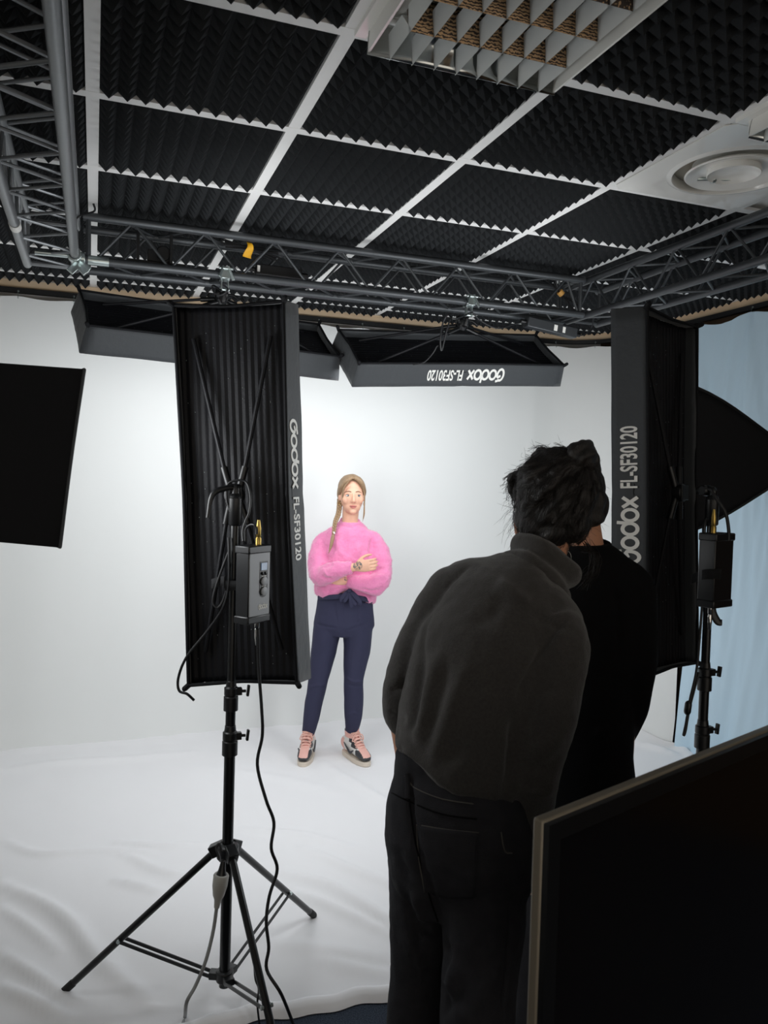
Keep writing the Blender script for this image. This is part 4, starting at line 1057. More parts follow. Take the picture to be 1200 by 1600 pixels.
# hair: cap parted in the middle, swept back
hm = MB(); hell(hm, (0, .038, .044), (.0785, .096, .082)); hell(hm, (0, .050, .0), (.068, .075, .085))
for s in (-1, 1):
    for k in range(5):
        f = k / 4
        hm.loft([H(s * .004, -.058 + .03 * f, .104 + .010 * f), H(s * (.036 + .006 * f), -.064 + .035 * f, .084 + .012 * f), H(s * (.063 + .004 * f), -.040 + .04 * f, .046 + .010 * f), H(s * .073, .0 + .02 * f, .008), H(s * .066, .036, -.03)], [.008, .013, .014, .013, .008], [.006, .008, .009, .010, .008], 10, None, 4)
me = organic(hm, .0045, 3, .4)
ripple(me, .0022, 55, 3, (1.0, 1.0, .35))
chunk(me, pk, 'hair', 'hair_blond')
# braid over her right shoulder, hair tie and tail
br = MB(); bpth = catmull([H(-.066, .028, -.035), V((1.338, 4.404, 1.459)), V((1.309, 4.369, 1.409)), V((1.291, 4.336, 1.352))], 8)
for i, p in enumerate(bpth):
    f = i / (len(bpth) - 1); r = .0155 - .006 * f
    for s in (-1, 1):
        if (i + (s > 0)) % 2 == 0:
            a = p + wx * s * r * .75 - wy * .004 + wz * .010; b = p - wx * s * r * .35 - wy * .007 - wz * .016
            br.loft([a, a.lerp(b, .5) - wy * .006 + wx * s * .003, b], [r * .35, r * .72, r * .3], None, 10, None, 3, round_caps=True)
br.tube(bpth, .008, 8)
brd = br.build('braid', 'hair_blond', pk, angle=180)
MB().tube([V((1.29, 4.331, 1.356)), V((1.288, 4.329, 1.345))], .0095, 12).build('hair_tie', 'white_print', brd)
MB().loft([V((1.289, 4.331, 1.349)), V((1.28, 4.32, 1.317)), V((1.269, 4.312, 1.277)), V((1.255, 4.307, 1.234))], [.008, .0115, .009, .001], [.006, .008, .006, .001], 12, None, 4).build('braid_tail', 'hair_blond', brd)
lk = [[H(.060, -.045, .05), H(.070, -.036, .0), H(.071, -.03, -.05), V((1.468, 4.334, 1.449)), V((1.463, 4.334, 1.415))], [H(.062, -.040, .05), H(.073, -.03, .0), H(.073, -.028, -.05), V((1.473, 4.333, 1.464)), V((1.468, 4.333, 1.43))],
      [H(-.035, -.082, .078), H(-.056, -.068, .045), H(-.062, -.056, .0), H(-.061, -.05, -.04)], [H(-.030, -.083, .08), H(-.050, -.074, .05), H(-.058, -.062, .01), H(-.058, -.055, -.03)]]
for p in lk: MB().loft(p, [.0022] + [.0030] * (len(p) - 2) + [.0006], [.0014] + [.002] * (len(p) - 2) + [.0005], 8, None, 4).build('loose_lock', 'hair_blond', pk)
for s in (-1, 1):
    MB().loft([H(s * .074 + .005 * cos(q), -.004, -.048 + .009 * sin(q)) for q in np.linspace(0, 2 * pi, 13)[:-1]], .0012, None, 6, closed=True).build('earring', 'gold', pk)
# sweater
sw = MB()
sw.loft([V((1.389, 4.405, 0.967)), V((1.39, 4.405, 0.993)), V((1.392, 4.398, 1.073)), V((1.398, 4.4, 1.167)), V((1.408, 4.412, 1.26)), V((1.412, 4.418, 1.323)), V((1.417, 4.424, 1.368)), V((1.418, 4.425, 1.406))], [.172, .182, .186, .174, .170, .158, .112, .070], [.125, .138, .145, .14, .125, .105, .085, .070], 28, wx, 4)
sw.loft([V((1.417, 4.425, 1.383)), V((1.418, 4.423, 1.41)), V((1.418, 4.42, 1.419))], [.074, .064, .060], [.070, .062, .058], 24, wx, 2)
sL = [V((1.322, 4.456, 1.317)), V((1.266, 4.465, 1.282)), V((1.229, 4.42, 1.182)), V((1.221, 4.345, 1.102)), V((1.272, 4.248, 1.142)), V((1.333, 4.205, 1.161)), V((1.36, 4.185, 1.166))]
sw.sphere(V((1.525, 4.376, 1.311)), (.05, .06, .052)); sw.sphere(V((1.292, 4.461, 1.301)), (.05, .06, .052))
sR = [V((1.505, 4.389, 1.325)), V((1.555, 4.358, 1.286)), V((1.573, 4.305, 1.183)), V((1.544, 4.236, 1.084)), V((1.459, 4.223, 1.065)), V((1.389, 4.244, 1.071)), V((1.36, 4.261, 1.079))]
for A in (sL, sR): sw.loft(A, [.048, .053, .060, .060, .052, .041, .034], [.053, .059, .065, .060, .054, .040, .032], 18, wz, 4)
me = organic(sw, .0065, 7, .5)
folds(me, [([V((1.252, 4.321, 1.288)), V((1.239, 4.323, 1.229)), V((1.256, 4.314, 1.178))], .012, -.010), ([V((1.185, 4.233, 1.16)), V((1.225, 4.219, 1.172)), V((1.252, 4.21, 1.19))], .008, -.008), ([V((1.192, 4.228, 1.117)), V((1.223, 4.216, 1.1)), V((1.253, 4.206, 1.108))], .009, -.010), ([V((1.205, 4.224, 1.143)), V((1.229, 4.215, 1.122)), V((1.266, 4.201, 1.119))], .007, .007),
           ([V((1.495, 4.234, 1.33)), V((1.485, 4.234, 1.257)), V((1.482, 4.232, 1.199))], .011, -.010), ([V((1.568, 4.199, 1.158)), V((1.527, 4.213, 1.149)), V((1.486, 4.227, 1.123))], .009, -.010), ([V((1.561, 4.199, 1.121)), V((1.52, 4.214, 1.109)), V((1.473, 4.231, 1.093))], .008, .008), ([V((1.541, 4.203, 1.04)), V((1.487, 4.223, 1.035)), V((1.418, 4.248, 1.048))], .008, -.008),
           ([V((1.402, 4.266, 1.299)), V((1.417, 4.258, 1.248)), V((1.438, 4.248, 1.198))], .014, .006), ([V((1.303, 4.303, 1.307)), V((1.314, 4.296, 1.253)), V((1.348, 4.282, 1.21))], .014, .005), ([V((1.186, 4.332, 1.016)), V((1.265, 4.304, 1.019)), V((1.35, 4.273, 1.043)), V((1.453, 4.234, 1.016)), V((1.508, 4.213, 0.989))], .006, -.005), ([V((1.313, 4.304, 1.398)), V((1.374, 4.28, 1.382)), V((1.432, 4.26, 1.402))], .006, -.005)], view=wy, facing=wy)
ripple(me, .006, 22, 1); ripple(me, .0025, 70, 5)
co, _ = get_co(me)
xs = (co - np.array(V((1.392, 4.404, 0.978))[:] if False else (V((1.392, 4.404, 0.978)))[:])) @ np.array(wx[:])      # the hem rises in the middle over the bow
lift = .05 * np.exp(-((xs - .005) / .06) ** 2) * np.clip((V((1.392, 4.407, 1.046)).z - co[:, 2]) / .06, 0, 1)
lift -= np.clip(xs - .08, 0, .1) * .35 * np.clip((V((1.392, 4.407, 1.046)).z - co[:, 2]) / .06, 0, 1)
co[:, 2] += lift; set_co(me, co)
swo = chunk(me, pk, 'sweater', 'pink_knit')
fz = MB(); q = random.Random(11); me_ = swo.data; polys = me_.polygons; L = len(polys)
Wm = ROOTM[pk.name]
for _i in range(16000):
    p = polys[q.randrange(L)]; c = V(p.center) + V((q.uniform(-.003, .003), q.uniform(-.003, .003), q.uniform(-.003, .003))); nn = V(p.normal)
    d = (nn + V((q.uniform(-1, 1), q.uniform(-1, 1), q.uniform(-1, 1))) * .9).normalized(); l = q.uniform(.003, .009); sd = d.cross(nn + V((.01, .02, .03))).normalized() * .0003
    m_ = c + d * l * .55; t_ = m_ + (d + V((q.uniform(-1, 1), q.uniform(-1, 1), q.uniform(-1, .4))) * .5).normalized() * l * .45
    fz.add([c - sd, c + sd, m_ + sd, m_ - sd, t_], [(0, 1, 2, 3), (3, 2, 4)])
f_ = fz.build('mohair_fuzz', 'pink_fuzz', swo, world=False, smooth=False); f_['kind'] = 'stuff'
# trousers
tr = MB()
tr.loft([V((1.39, 4.406, 1.008)), V((1.392, 4.408, 0.958)), V((1.391, 4.411, 0.882)), V((1.388, 4.408, 0.803)), V((1.387, 4.406, 0.743))], [.155, .162, .172, .180, .15], [.11, .115, .125, .13, .10], 26, wx, 4)
tr.loft([V((1.308, 4.44, 0.854)), V((1.288, 4.442, 0.729)), V((1.274, 4.442, 0.635)), V((1.248, 4.434, 0.486)), V((1.226, 4.456, 0.33)), V((1.212, 4.467, 0.22)), V((1.21, 4.496, 0.15))], [.085, .082, .073, .060, .054, .045, .040], [.11, .10, .088, .070, .062, .052, .045], 20, wx, 4)
tr.loft([V((1.467, 4.382, 0.858)), V((1.463, 4.377, 0.734)), V((1.458, 4.375, 0.64)), V((1.442, 4.363, 0.491)), V((1.448, 4.375, 0.335)), V((1.448, 4.381, 0.242)), V((1.454, 4.408, 0.172))], [.088, .085, .077, .058, .057, .047, .041], [.11, .10, .088, .070, .064, .053, .045], 20, wx, 4)
me = organic(tr, .0062, 6, .5)
folds(me, [([V((1.181, 4.325, 0.823)), V((1.249, 4.3, 0.811)), V((1.311, 4.277, 0.805))], .007, -.007), ([V((1.359, 4.258, 0.792)), V((1.42, 4.237, 0.815)), V((1.495, 4.21, 0.832))], .007, -.007), ([V((1.292, 4.291, 0.961)), V((1.296, 4.286, 0.896)), V((1.311, 4.278, 0.83))], .006, -.005), ([V((1.412, 4.246, 0.946)), V((1.42, 4.24, 0.873)), V((1.42, 4.237, 0.826))], .006, -.005),
           ([V((1.347, 4.25, 0.518)), V((1.395, 4.231, 0.491)), V((1.45, 4.211, 0.488))], .007, .007), ([V((1.355, 4.245, 0.471)), V((1.406, 4.226, 0.465)), V((1.451, 4.209, 0.456))], .006, -.006), ([V((1.15, 4.319, 0.44)), V((1.201, 4.301, 0.464)), V((1.252, 4.282, 0.461))], .008, .006), ([V((1.345, 4.263, 0.78)), V((1.337, 4.271, 0.889)), V((1.344, 4.273, 0.981))], .004, -.003), ([V((1.373, 4.229, 0.279)), V((1.397, 4.221, 0.301)), V((1.425, 4.211, 0.287))], .006, .005)], view=wy, facing=wy)
ripple(me, .005, 16, 2, (1, 1, .6))
tro = chunk(me, pk, 'trousers', 'navy')
MB().loft([V((1.23, 4.42, 0.965)) + wy * .0, V((1.269, 4.316, 0.983)), V((1.35, 4.271, 0.992)), V((1.441, 4.253, 0.981)), V((1.527, 4.311, 0.954))], [.014] * 5, [.004] * 5, 10, wz, 4).build('waistband', 'navy', tro)
def flat(name, pts, a, b, par, mt, ref): return MB().loft(pts, a, b, 10, ref, 4).build(name, mt, par)
flat('bow', [V((1.367, 4.256, 1.03)), V((1.397, 4.227, 0.997)), V((1.42, 4.212, 0.959)), V((1.394, 4.226, 0.957)), V((1.376, 4.246, 1.002))], [.010, .014, .011, .012, .009], [.003] * 5, tro, 'navy', wx)
flat('bow', [V((1.367, 4.256, 1.03)), V((1.334, 4.256, 1.002)), V((1.319, 4.255, 0.973)), V((1.341, 4.252, 0.973)), V((1.366, 4.25, 1.016))], [.008, .012, .010, .011, .008], [.003] * 5, tro, 'navy', wx)
flat('bow_end', [V((1.366, 4.25, 1.024)), V((1.375, 4.239, 0.967)), V((1.382, 4.235, 0.934))], [.010, .013, .012], [.003] * 3, tro, 'navy', wx)
MB().sphere(V((1.364, 4.246, 1.028)), (.014, .010, .012), 14, 10).build('bow_knot', 'navy', tro)
# high-top trainers
def trainer(loc, rz):
    X = Matrix.Translation(V(loc)) @ Matrix.Rotation(rz, 4, 'Z')
    def T(x, y, z): return X @ V((x, y, z))
    def ringpts(ys, ws, zs, hs): return [T(0, y, z) for y, z in zip(ys, zs)], ws, hs
    sx = X.to_3x3() @ V((1, 0, 0)); up = V((0, 0, 1))
    ol = []
    for k in range(36):
        a = 2 * pi * k / 36; c_, s_ = cos(a), sin(a)
        wid = .046 if s_ < 0 else .040
        ol.append((wid * (abs(c_) ** .75) * (1 if c_ > 0 else -1), .142 * (abs(s_) ** .85) * (1 if s_ > 0 else -1) * 1.0))
    u = MB()
    u.loft([T(0, -.128, .030), T(0, -.105, .043), T(0, -.07, .052), T(0, -.03, .064), T(0, .02, .075), T(0, .07, .075), T(0, .115, .062), T(0, .132, .045)], [.024, .037, .041, .040, .037, .036, .034, .022], [.012, .022, .030, .042, .052, .052, .045, .028], 20, sx, 3)
    u.loft([T(0, .035, .06), T(0, .050, .11), T(0, .056, .150), T(0, .058, .165)], [.036, .035, .037, .038], [.06, .055, .052, .05], 20, sx, 3)
    me = organic(u, .0034, 4, .4)
    sho = chunk(me, pk, 'trainer', ['shoe_white', 'shoe_pink', 'shoe_black'])
    Li = (ROOTM[pk.name].inverted() @ X).inverted(); mi = []
    for p in sho.data.polygons:
        c = Li @ V(p.center); x, y, z = c
        if y < -.035 and abs(x) < .026 and z > .045: m_ = 1                          # pink toe box
        elif y < -.055 and z < .075: m_ = 2                                            # dark toe overlay
        elif -.06 < y < .0 and z > .05 and abs(x) > .022 and z > .078 - .4 * y * 0: m_ = 2
        elif z > .118 and z < .152: m_ = 1                                             # pink collar
        elif z >= .152: m_ = 2
        elif y > .085 and z < .10: m_ = 1
        elif z > .098 and y < .03: m_ = 2
        elif abs(x) < .018 and y < .02 and z > .06: m_ = 1
        else: m_ = 0
        mi.append(m_)
    sho.data.polygons.foreach_set('material_index', mi)
    s_ = MB(); s_.prism([(x * 1.0, y * .97) for x, y in ol], -.006, .020, X=X); s_.build('sole', 'shoe_sole', sho, bevel=.003)
    for sd in (-1, 1):                                                                # the curved side mark
        pts = [T(sd * .0435, -.035, .066), T(sd * .0445, -.005, .046), T(sd * .0425, .03, .060), T(sd * .040, .075, .084)]
        MB().loft(pts, [.003, .0085, .0065, .0015], [.004, .005, .005, .003], 10, up, 5).build('side_mark', 'shoe_black', sho)
    tg = MB(); tg.loft([T(0, -.045, .080), T(0, -.012, .112), T(0, .006, .155), T(0, .004, .178)], [.022, .022, .023, .022], [.006] * 4, 12, sx, 4); tg.build('tongue', 'shoe_pink', sho)
    for k in range(6):
        f = k / 5; y, z = -.062 + .062 * f, .083 + .070 * f
        m_ = MB(); m_.tube([T(-.030, y + .006, z - .012), T(-.012, y - .008, z + .002), T(.010, y - .006, z + .003), T(.030, y + .012, z - .002)], .0033, 8, 4); m_.tube([T(.030, y + .006, z - .012), T(.012, y - .008, z + .004), T(-.010, y - .006, z + .005), T(-.030, y + .012, z - .002)], .0033, 8, 4)
        m_.build('lace', 'lace', sho)
    for sd in (-1, 1):
        MB().tube([T(0, -.006, .150), T(sd * .026, -.020, .146), T(sd * .038, -.018, .115), T(sd * .018, -.026, .125), T(0, -.010, .146)], .003, 8, 5).build('lace_loop', 'lace', sho)
    return sho
def ax_rz(px_dir): return px_dir
for A, rz in ((LL, -az + radians(-8)), (RL, -az + radians(30))):
    off_ = Matrix.Rotation(rz, 3, 'Z') @ V((0, .048, 0)); trainer(V((A[-1].x - off_.x, A[-1].y - off_.y, .012)), rz)

# ------------------------------------------------------------------ the woman in the charcoal turtleneck, bending forward
CX = V((.938, -.345, 0)).normalized(); CD = V((.345, .938, 0)).normalized()          # across and along the room's diagonal
fac = (CX * .50 + CD * .866).normalized(); lat = fac.cross(wz).normalized()             # she faces away to the right; lat = her right
gw = thing('person', 'woman in charcoal turtleneck with a messy bun, leaning forward beside the television', 'person', loc=V((0.804, 1.631, 0)))
# ---- body
G = MB()
pel = [V((0.794, 1.628, 0.999)), V((0.794, 1.61, 0.848)), V((0.804, 1.601, 0.716))]
Ll = [V((0.76, 1.705, 0.78)), V((0.76, 1.707, 0.589)), V((0.748, 1.711, 0.35)), V((0.73, 1.657, 0.09))]
Rl = [V((0.816, 1.549, 0.844)), V((0.809, 1.512, 0.689)), V((0.786, 1.48, 0.498)), V((0.778, 1.456, 0.09))]
G.loft(pel, [.11, .14, .11], [.08, .105, .085], 20, lat, 3)
for A in (Ll, Rl): G.loft(A, [.065, .058, .045, .034], None, 16, lat, 3)
for A in (Ll, Rl): G.loft([A[-1], A[-1] - wz * .03 + fac * .03, A[-1] - wz * .055 + fac * .14], [.035, .036, .03], [.034, .035, .022], 12, lat, 3)
trunk = [V((0.794, 1.628, 0.999)), V((0.833, 1.662, 1.129)), V((0.914, 1.704, 1.284)), V((0.986, 1.735, 1.372)), V((1.034, 1.752, 1.425))]
G.loft(trunk, [.105, .115, .13, .13, .08], [.075, .08, .085, .08, .06], 20, lat, 3)
G.loft([V((1.034, 1.751, 1.409)), V((1.084, 1.757, 1.478)), V((1.116, 1.77, 1.538))], [.058, .052, .054], None, 18, lat, 3)
hc = V((1.138, 1.786, 1.615))                                                                   # head centre
up_h = (wz * .93 + CX * .20 + CD * .22).normalized(); fh = (fac - up_h * fac.dot(up_h)).normalized(); fh = (fh * .9 - lat * -.15).normalized(); rh = fh.cross(up_h).normalized()
XH = Matrix(((rh.x, fh.x, up_h.x, hc.x), (rh.y, fh.y, up_h.y, hc.y), (rh.z, fh.z, up_h.z, hc.z), (0, 0, 0, 1)))
def GH(x, y, z): return XH @ V((x, y, z))
G.sphere((0, -.015, .03), (.072, .092, .086), 28, 20, X=XH); G.sphere((0, .02, -.02), (.060, .07, .085), 24, 18, X=XH); G.sphere((0, .04, -.075), (.042, .045, .035), 20, 14, X=XH)
G.loft([GH(0, .09, .01), GH(0, .112, -.03), GH(0, .09, -.038)], [.006, .011, .006], None, 10, rh, 3)
for e_, w_ in ((V((1.041, 1.819, 1.556)), -1), (V((1.171, 1.728, 1.536)), 1)):
    G.loft([e_ + wz * .024, e_ + wz * .010, e_ - wz * .01, e_ - wz * .022], [.008, .015, .013, .007], [.006, .010, .008, .006], 12, CD, 3, round_caps=True); G.tube([e_, e_.lerp(hc, .6)], .014, 10)
SL, SR = V((0.861, 1.858, 1.423)), V((1.051, 1.601, 1.306))
LA2 = [V((0.891, 1.835, 1.4)), V((0.849, 1.859, 1.348)), V((0.796, 1.863, 1.249)), V((0.751, 1.853, 1.143)), V((0.738, 1.845, 1.089)), V((0.736, 1.821, 1.025)), V((0.738, 1.79, 0.946))]
RA2 = [V((1.036, 1.618, 1.319)), V((1.029, 1.587, 1.28)), V((0.996, 1.552, 1.185)), V((0.95, 1.516, 1.082)), V((0.926, 1.509, 0.98)), V((0.928, 1.516, 0.902)), V((0.953, 1.53, 0.84))]
for A in (LA2, RA2): G.loft(A, [.042, .042, .040, .037, .034, .029, .024], None, 14, lat, 3)
hand(G, V((0.738, 1.79, 0.938)), V((0.74, 1.76, 0.885)) - V((0.738, 1.79, 0.938)), lat, fac, .25, .95)
hand(G, V((0.953, 1.53, 0.84)), V((0.986, 1.557, 0.752)) - V((0.953, 1.53, 0.84)), -lat, fac, .3, .95)
me = organic(G, .006, 4, .4)
chunk(me, gw, 'body', 'skin_shade')
# ---- jeans
J = MB()
J.loft([V((0.795, 1.635, 1.046)), V((0.795, 1.627, 0.984)), V((0.792, 1.615, 0.929)), V((0.793, 1.605, 0.851)), V((0.803, 1.603, 0.768)), V((0.809, 1.598, 0.702))], [.150, .156, .172, .182, .178, .14], [.108, .112, .128, .140, .135, .11], 30, lat, 4)
for s, ctr in ((-1, V((0.762, 1.673, 0.787))), (1, V((0.826, 1.555, 0.818)))):
    J.sphere(ctr - fac * .048, (.085, .085, .095), 20, 14)
J.loft([V((0.762, 1.693, 0.769)), V((0.761, 1.698, 0.641)), V((0.755, 1.705, 0.512)), V((0.748, 1.711, 0.35)), V((0.746, 1.694, 0.055))], [.096, .088, .074, .070, .085], [.12, .108, .092, .088, .10], 22, lat, 4)
J.loft([V((0.826, 1.555, 0.825)), V((0.824, 1.529, 0.721)), V((0.804, 1.5, 0.625)), V((0.784, 1.47, 0.505)), V((0.798, 1.487, 0.055))], [.100, .094, .082, .080, .09], [.125, .115, .10, .095, .105], 22, lat, 4)
me = organic(J, .007, 6, .5)
vb = (CX * .15 + CD * .96 - wz * .2).normalized()
folds(me, [([V((0.639, 1.548, 1.031)), V((0.635, 1.546, 0.969)), V((0.654, 1.536, 0.887)), V((0.686, 1.519, 0.778)), V((0.71, 1.507, 0.703))], .009, -.016),       # centre seam
           ([V((0.596, 1.562, 1.002)), V((0.633, 1.548, 0.98)), V((0.695, 1.524, 0.95)), V((0.747, 1.504, 0.94)), V((0.824, 1.476, 0.939))], .0035, -.0035),        # yoke
           ([V((0.71, 1.507, 0.703)), V((0.723, 1.499, 0.655)), V((0.717, 1.499, 0.6)), V((0.706, 1.499, 0.503))], .010, -.012),
           ([V((0.645, 1.534, 0.777)), V((0.664, 1.524, 0.722)), V((0.687, 1.513, 0.654))], .016, .012), ([V((0.629, 1.54, 0.79)), V((0.645, 1.531, 0.708)), V((0.665, 1.519, 0.612))], .014, -.010),
           ([V((0.627, 1.535, 0.666)), V((0.646, 1.525, 0.598)), V((0.672, 1.514, 0.557))], .014, .010), ([V((0.711, 1.501, 0.586)), V((0.73, 1.495, 0.621)), V((0.747, 1.49, 0.642))], .016, .014), ([V((0.709, 1.499, 0.538)), V((0.732, 1.493, 0.575)), V((0.756, 1.485, 0.601))], .014, -.012),
           ([V((0.769, 1.477, 0.532)), V((0.801, 1.469, 0.616)), V((0.839, 1.458, 0.672))], .02, .008), ([V((0.608, 1.552, 0.872)), V((0.625, 1.544, 0.831)), V((0.651, 1.533, 0.797))], .012, -.007),
           ([V((0.841, 1.468, 0.919)), V((0.849, 1.459, 0.782)), V((0.842, 1.455, 0.644)), V((0.828, 1.454, 0.506))], .004, -.004)], view=vb, facing=vb)
ripple(me, .006, 11, 4, (1, 1, .55)); ripple(me, .0016, 45, 9)
jo = chunk(me, gw, 'jeans', 'black_denim')
def on_surface(ob, px_pt, inset=.001, d=None):
    """drop a point onto the object's surface along the line of sight direction d"""
    L = ROOTM[gw.name].inverted(); d = V(d if d is not None else (px_pt - cam.matrix_world.translation)).normalized()
    o = L @ (px_pt - d * .6); ok, loc, nn, ix = ob.ray_cast(o, L.to_3x3() @ d, distance=1.5)
    return (ROOTM[gw.name] @ loc) - d * inset if ok else px_pt
bpy.context.view_layer.update()
def seam(ob, pts, r, name, mt, k=6):
    P = [on_surface(ob, p, .0005) for p in catmull(pts, k)]
    return MB().tube(P, r, 6).build(name, mt, ob, angle=180)
pk_pts = [V((0.676, 1.582, 0.906)), V((0.679, 1.577, 0.828)), V((0.695, 1.568, 0.762)), V((0.744, 1.549, 0.735)), V((0.797, 1.531, 0.761)), V((0.806, 1.534, 0.895))]
# back pocket patch lying on the seat
pp = MB()
def pkt(u, v):
    a = V((0.678, 1.581, 0.905)).lerp(V((0.806, 1.533, 0.893)), u); b = V((0.694, 1.569, 0.762)).lerp(V((0.799, 1.529, 0.751)), u)
    return on_surface(jo, a.lerp(b, v) - wz * .010 * sin(pi * u) * v, .0015)
pp.grid(16, 16, pkt); pp.build('back_pocket', 'black_denim', jo, angle=180, solid=.003)
seam(jo, [V((0.677, 1.582, 0.908)), V((0.682, 1.577, 0.836)), V((0.695, 1.568, 0.759))], .0016, 'pocket_stitching', 'denim_thread')
seam(jo, [V((0.677, 1.582, 0.908)), V((0.742, 1.557, 0.899)), V((0.806, 1.533, 0.894))], .0012, 'pocket_stitching', 'denim_thread')
seam(jo, [V((0.651, 1.596, 1.016)), V((0.662, 1.592, 1.002)), V((0.675, 1.586, 0.988)), V((0.728, 1.565, 0.967)), V((0.795, 1.541, 0.957))], .0014, 'waistband_seam', 'denim_thread')
MB().loft([on_surface(jo, p, .002) for p in (V((0.656, 1.595, 1.022)), V((0.658, 1.593, 0.993)), V((0.657, 1.592, 0.965)))], [.007] * 3, [.003] * 3, 10, lat, 3).build('belt_loop', 'black_denim', jo)
seam(jo, [V((0.658, 1.593, 1.002)), V((0.663, 1.588, 0.946)), V((0.676, 1.58, 0.864)), V((0.703, 1.565, 0.758)), V((0.723, 1.555, 0.695))], .0022, 'centre_seam', 'black_jersey')
seam(jo, [V((0.624, 1.604, 0.978)), V((0.659, 1.591, 0.96)), V((0.729, 1.564, 0.933)), V((0.802, 1.536, 0.924))], .0018, 'yoke_seam', 'black_jersey')
seam(jo, [V((0.828, 1.473, 0.919)), V((0.836, 1.468, 0.878)), V((0.851, 1.463, 0.874))], .0016, 'side_pocket_seam', 'denim_thread')
for A, sd in ((Ll, 0), (Rl, 1)):
    f_ = MB(); c0 = V((A[-1].x, A[-1].y, 0)); f_.loft([c0 + wz * .035 - fac * .06, c0 + wz * .04, c0 + wz * .035 + fac * .10, c0 + wz * .025 + fac * .17], [.035, .042, .044, .03], [.034, .039, .034, .022], 16, lat, 4, round_caps=True)
    f_.build('shoe', 'black_jersey', gw)
# ---- turtleneck sweater
K = MB()
K.loft([V((0.802, 1.613, 0.958)), V((0.804, 1.619, 0.987)), V((0.817, 1.644, 1.052)), V((0.838, 1.667, 1.143)), V((0.895, 1.699, 1.255)), V((0.957, 1.728, 1.35)), V((1.007, 1.75, 1.405)), V((1.042, 1.76, 1.435))], [.158, .168, .170, .168, .176, .172, .135, .085], [.112, .120, .124, .124, .128, .115, .10, .08], 30, lat, 4)
# shoulders bridging to the sleeves
K.loft([V((0.896, 1.839, 1.416)), V((0.962, 1.777, 1.407)), V((1.025, 1.678, 1.364)), V((1.042, 1.61, 1.313))], [.058, .075, .078, .068], [.07, .085, .088, .075], 22, wz, 4)
K.sphere(V((0.872, 1.847, 1.388)), (.068, .068, .066)); K.sphere(V((0.901, 1.827, 1.41)), (.065, .07, .062))
gL = [V((0.896, 1.839, 1.4)), V((0.852, 1.858, 1.356)), V((0.796, 1.863, 1.258)), V((0.749, 1.854, 1.146)), V((0.737, 1.845, 1.092)), V((0.735, 1.822, 1.025)), V((0.734, 1.792, 0.946))]
gR = [V((1.036, 1.619, 1.334)), V((1.031, 1.586, 1.287)), V((0.999, 1.551, 1.192)), V((0.951, 1.516, 1.089)), V((0.926, 1.51, 0.985)), V((0.927, 1.516, 0.902)), V((0.942, 1.524, 0.852))]
K.loft(gL, [.052, .060, .058, .053, .050, .040, .030], [.070, .070, .063, .056, .050, .042, .032], 18, lat, 4)
K.loft(gR, [.066, .068, .064, .060, .054, .047, .036], [.075, .077, .068, .062, .056, .048, .038], 18, lat, 4)
me = organic(K, .007, 8, .5)
co, _ = get_co(me); hx_ = (co - np.array(V((0.786, 1.596, 0.933))[:])) @ np.array(CX[:]); hz_ = V((0.785, 1.604, 1.09)).z
near = np.clip((V((0.783, 1.657, 1.074)).z - co[:, 2]) / .12, 0, 1) ** 1.3 * (np.abs((co - np.array(V((0.795, 1.627, 0.984))[:])) @ np.array(fac[:])) < .3)
inarm = ((co - np.array(V((0.892, 1.561, 1.021))[:])) @ np.array(CX[:])) > 0
co[:, 2] += np.where(inarm, 0, near * np.clip(-hx_ * .75, -.01, .09)); set_co(me, co)
